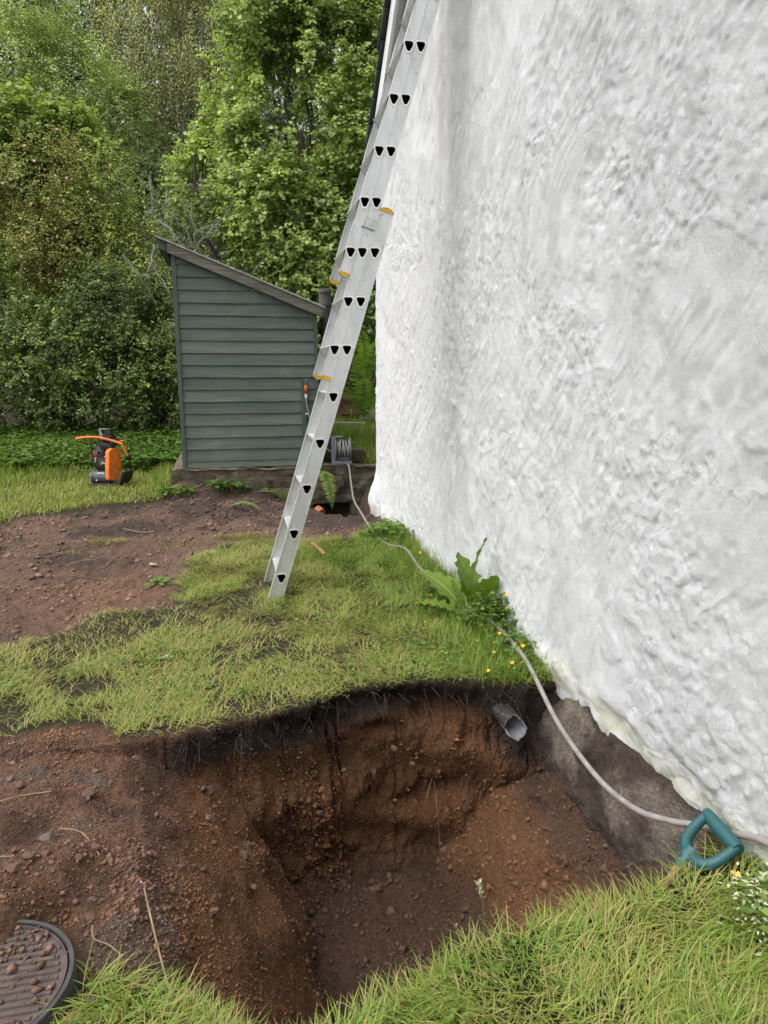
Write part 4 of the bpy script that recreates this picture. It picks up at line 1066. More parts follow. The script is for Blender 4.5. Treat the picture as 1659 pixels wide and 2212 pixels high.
T_('hedge_shrub', 'dark dense small-leaved hedge shrub at the far left of the lawn', 'shrub', -3.3, 13.3,
   [(-3.6, 13.2, 1.1, .95, .8, .85), (-2.9, 13.0, 1.5, .85, .8, .95), (-3.7, 13.4, 2.4, .8, .7, .8), (-4.6, 13.4, 1.8, .8, .8, 1.4)], 2300, 8, .052, 'privet', 101, .05, 'hedge along the lawn', stems=3, spread=.26, aspect=.74, six=False)
T_('hedge_shrub', 'dark dense small-leaved hedge shrub behind the plate compactor', 'shrub', -1.75, 13.2,
   [(-2.0, 13.0, 1.2, .9, .75, .9), (-1.2, 13.0, 1.3, .75, .7, .95), (-1.8, 13.2, 2.3, .9, .7, .75), (-.8, 13.3, 2.2, .6, .6, .75)], 2300, 8, .050, 'privet', 102, .05, 'hedge along the lawn', stems=3, spread=.26, aspect=.74, six=False, tint_bias=-.04)
T_('hedge_shrub', 'dark leafy hedge shrub growing close behind the green shed', 'shrub', -.2, 13.0,
   [(-.4, 12.8, 1.2, .6, .6, .95), (.5, 13.0, 1.6, .9, .7, 1.2), (1.5, 13.2, 1.6, .9, .7, 1.1), (0, 13.1, 2.4, .8, .6, .7)], 1500, 8, .055, 'privet', 103, .05, 'hedge along the lawn', stems=3, spread=.26, aspect=.76, six=False, tint_bias=-.08)
rt_, rc_, rd_ = T_('wild_rose_bush', 'olive wild rose bush dotted with pale pink flowers above the hedge', 'bush', -2.9, 14.4,
   [(-3.5, 14.2, 3.3, .9, .8, .9), (-2.5, 14.2, 3.5, .9, .8, .95), (-3.0, 14.3, 4.5, .9, .8, .8), (-4.2, 14.4, 4.2, .8, .8, 1.0), (-1.7, 14.3, 3.4, .6, .6, .8), (-2.1, 14.4, 4.5, .55, .6, .7)],
   2700, 8, .045, 'rose', 104, .04, stems=5, spread=.36, droop=.2, aspect=.74, six=False, lump=.45)
T_('bright_shrub', 'bright yellow-green hazel bush at the upper left above the rose bush', 'bush', -3.3, 15.2,
   [(-3.4, 15.0, 5.5, .75, .7, .75), (-2.7, 15.0, 5.35, .7, .6, .6), (-4.3, 15.2, 5.3, .7, .7, .8), (-3.0, 14.9, 4.9, .7, .6, .6), (-3.2, 15.1, 3.6, .9, .7, 1.2)], 1500, 7, .085, 'bright', 105, .05, stems=4, spread=.27, aspect=.85)
T_('lichen_shrub', 'straggly shrub with bare lichen-covered twigs behind the shed roof', 'bush', -.5, 13.8,
   [(-1.0, 13.6, 3.3, .55, .5, .8), (-.3, 13.7, 3.5, .6, .5, .8), (.5, 13.7, 3.3, .7, .5, .6), (-1.2, 13.7, 2.6, .5, .4, .6), (-.6, 13.8, 4.5, .6, .5, .6)], 850, 7, .055, 'privet', 106, .035, stems=5, spread=.3, thin=-.05, tint_bias=.1)
T_('hazel_tree', 'large leafy hazel tree filling the view behind the ladder', 'tree', 2.0, 14.2,
   [(1.0, 13.6, 4.3, .85, .8, .9), (2.0, 13.6, 4.0, .9, .8, 1.0), (1.4, 13.6, 5.6, .95, .8, .9), (2.5, 13.8, 5.5, .95, .8, 1.1), (1.7, 13.9, 6.9, 1.0, .8, .9), (2.7, 14.0, 7.0, .9, .8, 1.0), (1.0, 14.0, 7.5, .7, .7, .8), (.6, 13.9, 5.2, .55, .6, .6), (2.6, 13.4, 2.9, .9, .7, .9), (1.5, 13.5, 2.9, .8, .7, .7), (2.0, 14.2, 8.2, 1.2, .8, .8)],
   5600, 7, .076, 'hazel', 107, .08, stems=4, spread=.30, aspect=1.0, six=False, thin=-.2)
T_('hazel_tree', 'younger hazel with pale leaves rising left of the ladder, behind the shed roof', 'tree', .3, 14.9,
   [(.2, 14.7, 5.6, .5, .5, .7), (-.3, 14.8, 4.9, .5, .5, .6), (.4, 14.8, 6.7, .45, .5, .6), (.5, 14.8, 4.4, .6, .5, .6)], 800, 7, .074, 'hazel', 108, .05, stems=2, spread=.30, aspect=.85, tint_bias=.12, thin=-.15)
T_('birch_tree', 'tall weeping birch with hanging fine foliage at the top of the picture', 'tree', -1.0, 20.5,
   [(-1.4, 20.0, 9.6, 1.2, 1.0, 1.4), (-.2, 20.0, 9.7, 1.2, 1.0, 1.5), (-.8, 20.0, 8.5, 1.3, .9, 1.0), (.5, 20.2, 9.0, .7, .8, 1.1), (-1.6, 20.2, 11.2, 1.3, 1., 1.2), (.2, 20.2, 11.2, 1.2, 1., 1.2)], 2600, 9, .055, 'birch', 109, .11, bark='pale_bark', spread=.55, hang=.9, aspect=.7, six=False, droop=.4)
T_('willow_tree', 'grey-green willow tree at the top left corner', 'tree', -4.0, 19.5,
   [(-4.3, 19.0, 8.2, 1.1, .9, .9), (-3.2, 19.0, 7.9, .9, .8, .9), (-4.9, 19.2, 7.0, 1.0, .9, 1.0), (-3.6, 19.2, 6.9, 1.1, .9, .9), (-4.2, 19.2, 9.3, 1.1, .9, .8), (-2.4, 19.3, 7.2, .8, .8, 1.1)], 2300, 8, .075, 'willow', 110, .10, spread=.42, aspect=.42, six=False, droop=.35)
# darker wood on the slope behind
k = 0
for (x, y, h, w_) in ((-8, 25, 9, 2.3), (-5.2, 26, 10, 2.2), (-2.6, 26, 10, 2.2), (0, 25.5, 9.5, 2.2), (2.6, 26, 10, 2.3), (5.2, 25, 10, 2.4), (8, 26, 10, 2.4), (-6.8, 31, 10, 2.6), (-3.6, 31, 10, 2.6), (-.4, 31, 10, 2.6), (3, 31, 10, 2.6), (6.4, 31, 10, 2.6), (-1.2, 17.6, 4.2, 1.3), (.9, 17.5, 4.2, 1.2), (3.4, 17.5, 6.5, 1.3)):
    z = G(x, y); rs = np.random.default_rng(300 + k)
    bl = [(x + rs.uniform(-.5, .5) * w_, y + rs.uniform(-.3, .3), z + h * f, w_ * rs.uniform(.65, .95), w_ * .7, h * .19) for f in (.22, .42, .6, .78, .92)]
    where = ['far left', 'left', 'centre left', 'centre', 'centre right', 'right', 'far right'][k] + ' of the nearer row' if k < 7 else (['far left', 'left', 'middle', 'right', 'far right'][k - 7] + ' of the farther row' if k < 12 else ['behind the lichen-covered shrub', 'behind the shed roof', 'behind the large hazel'][k - 12])
    T_('dark_tree', 'dark shaded woodland tree on the slope, ' + where, 'tree', x, y, bl, 520 if k < 12 else 620, 7, .17 if k < 12 else .09, 'dark_leaf', 310 + k, .12, 'dark trees on the slope', spread=.6 if k < 12 else .4, six=False, aspect=.7)
    k += 1
# bare pale trunks showing in the gap of the wood
for i, (x, y, h, r_, lean, lab) in enumerate(((.05, 17.0, 6.6, .085, -.5, 'pale lichen-spotted bare tree trunk in the dark gap of the wood'), (-1.15, 16.8, 5.4, .055, -.25, 'thin pale bare trunk left of the lichen-spotted trunk in the wood'), (-.75, 18.3, 6.6, .05, .3, 'slender grey trunk deep in the dark gap of the wood'))):
    t_ = empty('bare_tree', (x, y, G(x, y)), 0, lab, 'tree', 'bare trunks in the wood')
    mb = MB(); tp_ = wob_tube(mb, (0, 0, -.1), (lean, 0, h - G(x, y)), r_, r_ * .6, 12, .02, 900 + i, 9); mb.build('trunk', M['pale_bark'], t_, True, fix=False)
    mb = MB()
    for j in range(8):
        p = tp_[5 + j % 7]; wob_tube(mb, p, p + np.array((random.uniform(-.7, .7), random.uniform(-.4, .3), random.uniform(.1, .9))), r_ * .3, .006, 6, .08, 920 + i * 10 + j, 5)
    mb.build('branches', M['pale_bark'], t_, True, fix=False)['kind'] = 'stuff'
# roses
g = np.array([(-3.05, 5.0), (-2.55, 5.3), (-2.9, 4.75), (-2.2, 5.0), (-2.45, 4.55), (-3.4, 4.4), (-3.55, 4.75), (-2.75, 4.2), (-3.7, 3.95), (-2.1, 4.25), (-3.15, 3.6), (-2.35, 3.85), (-1.75, 4.8), (-3.0, 4.1)])
def flower_mesh(name, r, petals, mat, cup=.25):
    mb = MB()
    for k in range(petals):
        a = 2 * math.pi * k / petals
        ca, sa = math.cos(a), math.sin(a)
        pt = [(0, 0, 0), (.45, .32, cup * .3), (.92, .40, cup), (1.05, 0, cup * 1.1), (.92, -.40, cup), (.45, -.32, cup * .3)]
        mb.add([((x * ca - y * sa) * r, (x * sa + y * ca) * r, z * r) for x, y, z in pt], [(0, 1, 2, 3, 4, 5)])
    return mb
rose_proto = None
for i, (x, z) in enumerate(g):
    o = flower_mesh('rose_flower', .022, 5, None).build('rose_flower', M['petal_pink'], fix=False) if rose_proto is None else rose_proto.copy()
    if rose_proto is None: rose_proto = o
    else: COL.objects.link(o)
    o.parent = rt_; o.location = Vector((x, 13.42 + .1 * math.sin(i * 2.3), z)) - Vector(rt_.location); o.rotation_euler = (R(65 + 25 * math.sin(i * 1.7)), R(20 * math.cos(i * 2.9)), 0)
# lichen hanging on bare branches
li = empty('lichen_branches', (-.4, 13.0, .3), 0, 'bare dead branches hung with pale grey-green lichen tufts above the shed', 'branch')
mb = MB(); LP = []
for i, (a, c) in enumerate([((-.35, 13.3, 2.9), (-.45, 13.0, 4.2)), ((-.4, 13.2, 3.4), (-.9, 13.0, 4.15)), ((-.4, 13.2, 3.5), (.15, 13.0, 4.0)), ((-1.0, 13.2, 3.9), (-.35, 13.0, 3.05)), ((-1.1, 13.1, 3.5), (-1.25, 13.0, 2.5)), ((-1.2, 13.1, 3.2), (-.75, 12.9, 2.4)), ((-1.6, 13.0, 3.3), (-1.1, 12.9, 2.5)), ((.4, 13.1, 2.9), (.9, 13.0, 3.5)), ((1.4, 13.0, 3.0), (2.0, 12.9, 3.4)), ((-.2, 13.1, 2.6), (-.9, 12.9, 1.9)), ((1.1, 13.0, 2.4), (1.9, 12.9, 2.7))]):
    p = wob_tube(mb, np.array(a) - li.location, np.array(c) - li.location, .016, .006, 9, .05, 700 + i, 5); LP += [(q, j) for j, q in enumerate(p)]
    for j in (3, 5, 7): 
        p2 = wob_tube(mb, p[j], p[j] + np.array((random.uniform(-.3, .3), random.uniform(-.15, .1), random.uniform(-.15, .3))), .007, .003, 5, .08, 760 + i * 5 + j, 4); LP += [(q, 1) for q in p2]
mb.build('branches', M['pale_bark'], li, True, fix=False)['kind'] = 'stuff'
cc_ = np.array([q for q, j in LP]); rs = np.random.default_rng(77); idx = rs.integers(0, len(cc_), 3400)
big = rs.random(len(cc_)) ** 3
P = cc_[idx] + rs.normal(0, 1, (3400, 3)) * (.018 + .035 * big[idx])[:, None] + np.array((0, 0, -.02))
v, f, t_ = leaf_arrays(P, rs.normal(0, 1, (3400, 3)) + np.array((0, 0, -.8)), rs.normal(0, 1, (3400, 3)), rs.uniform(.012, .035, 3400), .006, rs.random(3400), False)
o = np_mesh('lichen', v, [f], M['lichen'], False, li, {'tint': t_}); o['kind'] = 'stuff'

# ------------------------------------------------------------------ stones and gravel
def blob_mesh(name, seed, sub_=1):
    bm = bmesh.new(); bmesh.ops.create_icosphere(bm, subdivisions=sub_ + 1, radius=1)
    rs = np.random.default_rng(seed); f = rs.uniform(.65, 1.1, 3); pl = [(Vector(rs.normal(0, 1, 3)).normalized(), rs.uniform(.40, .80)) for _ in range(9)]
    for v in bm.verts:
        for n_, d_ in pl:
            e = v.co.dot(n_) - d_
            if e > 0: v.co -= n_ * e * .97
        v.co = Vector((v.co.x * f[0], v.co.y * f[1], v.co.z * f[2] * .72))
    me = bpy.data.meshes.new(name); bm.to_mesh(me); bm.free(); return me
stone_mats = [simple('stone_' + n_, c, None, 60, .85, .3, bmp=.002, bscale=150) for n_, c in (('red', (.155, .088, .062)), ('brown', (.130, .082, .056)), ('mauve', (.140, .105, .092)), ('tan', (.17, .11, .065)), ('pale', (.42, .38, .33)), ('dark', (.062, .05, .045)))]
protos = [[None] * 6 for _ in range(5)]
for a in range(5):
    for c in range(6):
        me = blob_mesh('stone', 500 + a, 1); me.materials.append(stone_mats[c]); protos[a][c] = me
rs = np.random.default_rng(55)
# samples: gravel slope on the left, hole floor and right bank, soil patch behind
cand = []
while len(cand) < 262:
    r_ = rs.random()
    if r_ < .74: x, y = rs.uniform(-.95, .1), rs.uniform(1.62, 2.9)
    elif r_ < .86: x, y = rs.uniform(.1, 1.35), rs.uniform(1.7, 2.95)
    else: x, y = rs.uniform(-1.6, .0), rs.uniform(4.6, 8)
    in_ok = sdf(np.array([x]), np.array([y]), GRAVEL_B)[0] < -.03 or (x > .1 and y < 2.9) or (y > 4 and sdf(np.array([x]), np.array([y]), SOIL_A)[0] < -.05)
    if not in_ok or math.hypot(x - COVER_C[0], y - COVER_C[1]) < .24: continue
    cand.append((x, y, min(.006 + rs.exponential(.0048), .028) * (1 if y < 4 else 1.3) * (.8 if x > .1 else 1)))
for (x, y, s_) in [(-.62, 2.20, .032), (-.545, 2.44, .03), (-.02, 2.52, .028), (-.30, 2.16, .026), (.02, 2.66, .02), (-.12, 2.06, .026), (-.5, 2.06, .024), (-.78, 2.5, .022), (-.40, 1.515, .038), (-.365, 1.585, .03), (-.18, 1.47, .028)]:
    cand.append((x, y, s_))
for (x, y, s_) in cand[:300]:
    pale = rs.random() < .008 and s_ < .02
    me = protos[rs.integers(5)][4 if pale else rs.choice([0, 0, 0, 1, 1, 1, 2, 3])]
    o = bpy.data.objects.new('stone', me); COL.objects.link(o); o.parent = ground
    o.location = (x, y, float(ground_z(x, y)) + s_ * .22); o.scale = (s_ * rs.uniform(.8, 1.4), s_, s_ * rs.uniform(.7, 1.1)); o.rotation_euler = tuple(rs.uniform(-.5, .5, 2)) + (rs.uniform(0, 6.3),)
for (x, y, z, s_) in [(.78, 2.97, -.36, .018), (.70, 3.0, -.29, .016), (.80, 2.96, -.33, .013), (.6, 2.99, -.40, .02), (.45, 2.96, -.35, .016), (.95, 2.95, -.62, .018), (.33, 2.88, -.5, .02), (.7, 2.98, -.55, .014)]:
    o = bpy.data.objects.new('stone', protos[rs.integers(5)][3 if s_ < .019 else 1]); COL.objects.link(o); o.parent = ground
    o.location = (x, y - .02, z); o.scale = (s_ * 1.2, s_, s_); o.rotation_euler = tuple(rs.uniform(0, 3, 3))
# small gravel, past counting
IV = np.array([(1, 0, 0), (0, 1, 0), (-1, 0, 0), (0, -1, 0), (0, 0, 1), (0, 0, -1)], float); IF = np.array([(0, 1, 4), (1, 2, 4), (2, 3, 4), (3, 0, 4), (1, 0, 5), (2, 1, 5), (3, 2, 5), (0, 3, 5)])
def pebbles(name, x, y, z, size, colr, label):
    n_ = len(x); r3 = np.random.default_rng(len(x))
    sc = 1.22 * size[:, None] * r3.uniform(.6, 1.3, (n_, 3)) * np.array((1, 1, .75))
    v = IV[None] * sc[:, None, :] * (1 + .28 * r3.normal(0, 1, (n_, len(IV), 1)).clip(-1.4, 1.4))
    th = r3.uniform(0, 6.3, n_); c_, s_ = np.cos(th)[:, None], np.sin(th)[:, None]
    v = np.stack([v[..., 0] * c_ - v[..., 1] * s_, v[..., 0] * s_ + v[..., 1] * c_, v[..., 2]], -1) + np.stack([x, y, z], -1)[:, None, :]
    f = (np.arange(n_) * len(IV))[:, None, None] + IF[None]
    o = np_mesh(name, v.reshape(-1, 3), [f.reshape(-1, 3)], M['pebble'], False, col=np.repeat(colr, len(IV), 0))
    return tag(o, label, 'gravel', kind='stuff')
def scatter(n_, x0, x1, y0, y1, fn, seed):
    r3 = np.random.default_rng(seed); x = r3.uniform(x0, x1, n_); y = r3.uniform(y0, y1, n_)
    k_ = r3.random(n_) < fn(x, y); return x[k_], y[k_], r3
def dens_gravel(x, y):
    g = sst(.05, -.06, sdf(x, y, GRAVEL_B)); h, db, dn = hole_z(x, y)
    g = np.maximum(g, np.where((x > .1) & (x < 1.45) & (db > .03) & (dn > .02), .55, 0))
    g = g * (.30 + .9 * sst(-.3, .4, fbm(x * 3.5, y * 3.5, 3, 81))) * np.where(x > .05, .45, 1)
    return np.where(np.hypot(x - COVER_C[0], y - COVER_C[1]) < .22, 0, g)
def on_surface(n_, fn, seed, box):
    ok = (X[:-1, :-1] > box[0]) & (X[:-1, :-1] < box[1]) & (Y[:-1, :-1] > box[2]) & (Y[:-1, :-1] < box[3])
    P00 = np.stack([X2, Y2, Z], -1); e1 = (P00[:-1, 1:] - P00[:-1, :-1])[ok]; e2 = (P00[1:, :-1] - P00[:-1, :-1])[ok]; p0 = P00[:-1, :-1][ok]
    ar = np.linalg.norm(np.cross(e1, e2), axis=-1) * fn(X[:-1, :-1][ok], Y[:-1, :-1][ok]); r3 = np.random.default_rng(seed)
    k_ = r3.choice(len(ar), n_, p=ar / ar.sum()); a, c_ = r3.random((n_, 1)), r3.random((n_, 1)); p = p0[k_] + e1[k_] * a + e2[k_] * c_
    nr = nrm(np.cross(e1[k_], e2[k_])); return p, nr, r3
def nrm(v): return v / (np.linalg.norm(v, axis=-1, keepdims=True) + 1e-9)
p, nr, r3 = on_surface(34000, dens_gravel, 91, (-1.12, 1.45, 1.3, 3.12))
sz_ = .0018 + r3.exponential(.0014, len(p)).clip(0, .0065) * (.6 + .8 * sst(-.2, .3, fbm(p[:, 0] * 2.5 + p[:, 2], p[:, 1] * 2.5 - p[:, 2], 3, 82)))
cg = soil_colour(p[:, 0], p[:, 1], p[:, 2]) * r3.uniform(.75, 1.35, (len(p), 1)) * (1 + .05 * r3.normal(0, 1, (len(p), 3)))
wht = r3.random(len(p)) < .003; cg[wht] = (.36, .33, .30)
p = p + nr * (sz_ * .2)[:, None]
pebbles('gravel', p[:, 0], p[:, 1], p[:, 2], sz_, cg, 'fine reddish gravel and soil crumbs spread around the hole')
p, nr, r3 = on_surface(1500, lambda x, y: np.where((x > .2) & (x < 1.42), .25 + sst(-.1, .4, fbm(x * 3, y * 3, 3, 181)), 0) * (ground_z(x, y) < -.3), 191, (.2, 1.42, 1.5, 2.9))
sz_ = .005 + r3.exponential(.005, len(p)).clip(0, .022); cg = soil_colour(p[:, 0], p[:, 1], p[:, 2]) * r3.uniform(.7, 1.2, (len(p), 1))
pebbles('soil_clods', p[:, 0], p[:, 1], p[:, 2] + sz_ * .1, sz_, cg, 'loose brown soil clods on the floor and right bank of the hole')
# crumbs on the drain cover
rr_ = np.sqrt(r3.random(700)) * .19; th = r3.uniform(0, 6.3, 700); x = COVER_C[0] + rr_ * np.cos(th); y = COVER_C[1] + rr_ * np.sin(th)
kp = r3.random(700) < (.15 + .85 * sst(-.1, .12, (y - COVER_C[1]) - .6 * (x - COVER_C[0]))); x, y = x[kp], y[kp]
sz_ = .002 + r3.exponential(.0025, len(x)).clip(0, .009)
pebbles('soil_crumbs', x, y, np.full(len(x), .0255) + sz_ * .4, sz_, np.array((.12, .072, .05)) * r3.uniform(.6, 1.5, (len(x), 1)), 'crumbs of red soil scattered on the drain cover')
# coarse crumbs on the trampled soil
x, y, r3 = scatter(13000, -2.4, 1.45, 3.9, 8.7, lambda x, y: sst(.02, -.1, sdf(x, y, SOIL_A)) * (.2 + .8 * sst(-.2, .4, fbm(x * 2, y * 2, 3, 83))), 92)
z = ground_z(x, y); sz_ = .004 + r3.exponential(.005, len(x)).clip(0, .022)
pebbles('soil_clods', x, y, z + sz_ * .2, sz_, soil_colour(x, y, z) * r3.uniform(.6, 1.5, (len(x), 1)), 'loose clods and stones on the trampled bare soil')

# ------------------------------------------------------------------ grass
def blades(x, y, z, length, lean, az, width, tint, bend=1.6, short=False):
    n_ = len(x); P0 = np.stack([x, y, z], -1)
    dh = np.stack([np.cos(az), np.sin(az), np.zeros(n_)], -1); sd_ = np.stack([-np.sin(az), np.cos(az), np.zeros(n_)], -1)
    V = []
    for t, w_ in (((0, 1.), (.55, .8), (1., 0)) if short else ((0, 1.), (.38, .95), (.74, .62), (1., 0))):
        hz = length * lean * t ** bend; up = length * (np.sqrt(np.clip(1 - lean ** 2, .01, 1)) * t + .25 * lean * (t - t ** 2))
        c_ = P0 + dh * hz[:, None] + np.array((0, 0, 1.)) * up[:, None]
        if w_ > 0: V += [c_ - sd_ * (width * w_ / 2)[:, None], c_ + sd_ * (width * w_ / 2)[:, None]]
        else: V.append(c_)
    v = np.stack(V, 1); o = (np.arange(n_) * v.shape[1])[:, None, None]
    if short:
        return v.reshape(-1, 3), (o + np.array([(0, 1, 3, 2)])[None]).reshape(-1, 4), (o + np.array([(2, 3, 4)])[None]).reshape(-1, 3), np.repeat(np.clip(tint, 0, 1), 5)
    fq = (o + np.array([(0, 1, 3, 2), (2, 3, 5, 4)])[None]).reshape(-1, 4); ft = (o + np.array([(4, 5, 6)])[None]).reshape(-1, 3)
    return v.reshape(-1, 3), fq, ft, np.repeat(np.clip(tint, 0, 1), 7)
def grass_obj(name, label, *a, **k):
    v, fq, ft, t_ = blades(*a, **k)
    o = np_mesh(name, v, [fq, ft], M['grass'], False, attrs={'tint': t_}); return tag(o, label, 'grass', kind='stuff')
TAU = 2 * math.pi
def edge_in(x, y):     # distance behind the back rim / in front of the near rim of the hole
    h, db, dn = hole_z(x, y); return db, dn
# long grass on the near side
def d_near(x, y):
    db, dn = edge_in(x, y)
    g = np.where(x > .06, sst(.012, -.02, dn), 0)
    gl = sst(.03, -.05, sdf(x, y, [(-.43, 1.66), (-.25, 1.58), (-.06, 1.50), (.03, 1.36), (-.02, 1.2), (0, .6), (-.9, .6), (-.75, 1.4)])) * (x <= .06)
    g = np.maximum(g, gl); g = np.where(np.hypot(x - COVER_C[0], y - COVER_C[1]) < .225, 0, g)
    g = g * (1 - .97 * np.exp(-(((x - 1.36) / .15) ** 2 + ((y - 1.60) / .11) ** 2)))
    return g * (.45 + .75 * sst(-.35, .25, fbm(x * 5, y * 5, 3, 84)))
x, y, r3 = scatter(62000, -.8, 1.5, .85, 1.75, d_near, 93)
db, dn = edge_in(x, y)
az = TAU * fbm(x * 2.2, y * 2.2, 3, 85) * 1.1 + r3.normal(0, .9, len(x)) + .6
rimz = np.exp(-(np.clip(-dn, 0, 1) / .05) ** 2) * (x > .06); az = np.where(r3.random(len(x)) < rimz * .6, 1.57 + r3.normal(0, .5, len(x)), az)
ln = .032 + .068 * r3.random(len(x)) ** 1.5 + .03 * sst(0, .5, fbm(x * 3, y * 3, 2, 86)); lean = np.where(r3.random(len(x)) < .85, r3.uniform(.9, 1.0, len(x)), r3.uniform(.5, .95, len(x)))
tn = .66 + .24 * fbm(x * 4, y * 4, 3, 87) + .16 * r3.normal(0, 1, len(x)); tn = np.where(r3.random(len(x)) < .24, r3.uniform(0, .25, len(x)), tn)
grass_obj('long_grass', 'long bright green grass on the near edge of the hole', x, y, ground_z(x, y) - .004 + .03 * r3.random(len(x)) ** 2, ln, lean, az, r3.uniform(.0018, .0042, len(x)), tn)
# mown lawn between the hole and the bare soil
def d_lawn(x, y):
    db, dn = edge_in(x, y)
    g = np.where(y < 3.6, sst(.012, -.02, db), 1) * sst(-.02, .08, sdf(x, y, SOIL_A) + .16 * fbm(x * 3.5, y * 3.5, 4, 88)) * sst(-.02, .06, sdf(x, y, GRAVEL_B) + .12 * fbm(x * 4, y * 4, 4, 89))
    g = np.where((y > 6.4) | (y < 2.6), 0, g)
    isl = np.maximum.reduce([np.exp(-(((x - a) / b_) ** 2 + ((y - c_) / d_) ** 2)) for a, c_, b_, d_ in ((-1.07, 6.32, .22, .13), (-1.22, 6.02, .28, .10), (-.45, 6.15, .35, .16), (.1, 6.3, .35, .12), (-1.7, 6.9, .2, .1))])
    g = np.maximum(g, sst(.35, .8, isl + .25 * fbm(x * 7, y * 7, 3, 90)) * .9)
    bare = sst(.16, .42, fbm(x * 1.7 + 4, y * 1.7, 4, 95) + .28 * sst(-.2, -1.0, x)) * .85 * sst(1.2, .5, x) + .8 * np.exp(-(((x + .72) / .22) ** 2 + ((y - 3.33) / .12) ** 2))
    return g * (1 - .6 * np.exp(-((x + .03 - np.interp(y, [2.9, 3.85, 4.7, 6], [1.36, 1.365, 1.285, 1.21])) / .05) ** 2)) * np.clip(1 - bare, .06, 1) * (.5 + .6 * sst(-.3, .3, fbm(x * 6, y * 6, 3, 96)))
x, y, r3 = scatter(150000, -2.2, 1.5, 2.7, 6.5, d_lawn, 94)
wallside = sst(.35, 1.1, x + .25 * fbm(x * 1.5, y * 1.5, 3, 97)); lush = np.clip(wallside * .8 + .5 * sst(.1, .5, fbm(x * 1.3, y * 1.3, 3, 98)), 0, 1)
az = TAU * fbm(x * 1.6, y * 1.6, 3, 99) * 1.4 + r3.normal(0, 1.0, len(x))
db, dn = edge_in(x, y); rimb = np.exp(-(np.clip(-db, 0, 1) / .05) ** 2) * (y < 3.4)
az = np.where(r3.random(len(x)) < rimb * .8, -1.57 + r3.normal(0, .8, len(x)), az)
ln = (.026 + .048 * r3.random(len(x))) * (1 + .45 * lush) + rimb * .02; flat = r3.random(len(x)) < .88 - .42 * lush
lean = np.where(flat, r3.uniform(.93, 1.0, len(x)), r3.uniform(.45, .95, len(x))); ln = np.where(flat, ln * 1.35, ln * .8)
straw = r3.random(len(x)) < .50 - .40 * lush
tn = np.where(straw, r3.uniform(0, .35, len(x)), .52 + .24 * lush + .15 * r3.normal(0, 1, len(x)))
grass_obj('mown_grass', 'short mown and flattened lawn grass between hole and bare soil', x, y, ground_z(x, y) + .001 + .016 * r3.random(len(x)), ln, lean, az, r3.uniform(.0020, .0042, len(x)), tn, short=True)
# lawn at the far left
def d_far(x, y):
    g = sst(.0, .12, sdf(x, y, SOIL_A) + .12 * fbm(x * 3, y * 3, 3, 120)); g = np.where((x > -.72) & (y > 8.6), 0, g); g = np.where((y < 6.4), 0, g)
    return g * (.4 + .7 * sst(-.3, .3, fbm(x * 4, y * 4, 3, 121)))
x, y, r3 = scatter(75000, -4.6, -.3, 6.4, 12.3, d_far, 122)
tall = sst(9.4, 10.8, y + .5 * fbm(x, y, 2, 123)) * sst(-1.0, -2.2, x - .4 * fbm(x * 2, y * 2, 2, 124)) + .8 * np.exp(-((x + .85) / .15) ** 2) * sst(8.4, 8.9, y)
az = r3.uniform(0, TAU, len(x)); ln = (.05 + .06 * r3.random(len(x))) * (1 + 1.9 * np.clip(tall, 0, 1)); lean = np.where(r3.random(len(x)) < .6 * (1 - tall), r3.uniform(.85, .99, len(x)), r3.uniform(.3, .85, len(x)))
tn = np.where(r3.random(len(x)) < .38 * (1 - .75 * tall), r3.uniform(.05, .4, len(x)), .62 + .14 * tall + .14 * r3.normal(0, 1, len(x)))
grass_obj('far_lawn_grass', 'lawn grass around the plate compactor at the far left', x, y, ground_z(x, y) - .002, ln, lean, az, r3.uniform(.006, .011, len(x)), tn, short=True)
# rough grass behind the reel
x, y, r3 = scatter(17000, .85, 3.0, 9.0, 12.2, lambda x, y: np.where((np.hypot(x - 1.265, y - 9.35) < .08), 0, 1.), 125)
ln = .10 + .16 * r3.random(len(x)); grass_obj('rough_grass', 'tall rough grass on the bank behind the hose reel', x, y, ground_z(x, y) - .002, ln, r3.uniform(.2, .8, len(x)), r3.uniform(0, TAU, len(x)), r3.uniform(.006, .010, len(x)), .68 + .16 * r3.normal(0, 1, len(x)), short=True)
# taller tufts against the wall and around the hose
HX = np.array([(2.9, 1.36), (3.1, 1.375), (3.45, 1.385), (3.85, 1.365), (4.25, 1.32), (4.7, 1.285), (5.25, 1.315), (5.6, 1.25), (6.0, 1.21)])
def d_wall(x, y): return (1 - .93 * np.exp(-((x - .03 - np.interp(y, HX[:, 0], HX[:, 1])) / .05) ** 2) * (1 - .8 * np.exp(-((y - 3.95) / .12) ** 2))) * np.where(y < 6.1, sst(1.05, 1.35, x + .12 * fbm(x * 3, y * 3, 2, 126)), 0) * np.where(y < 3.6, sst(.01, -.03, edge_in(x, y)[0]), 1)
x, y, r3 = scatter(17000, .9, 1.5, 2.85, 6.2, d_wall, 127)
ln = .06 + .14 * r3.random(len(x)) ** 1.5; grass_obj('wall_grass', 'taller green grass along the foot of the white wall', x, y, ground_z(x, y) - .002, ln, r3.uniform(.2, .95, len(x)), r3.uniform(0, TAU, len(x)), r3.uniform(.002, .0042, len(x)), .72 + .15 * r3.normal(0, 1, len(x)))

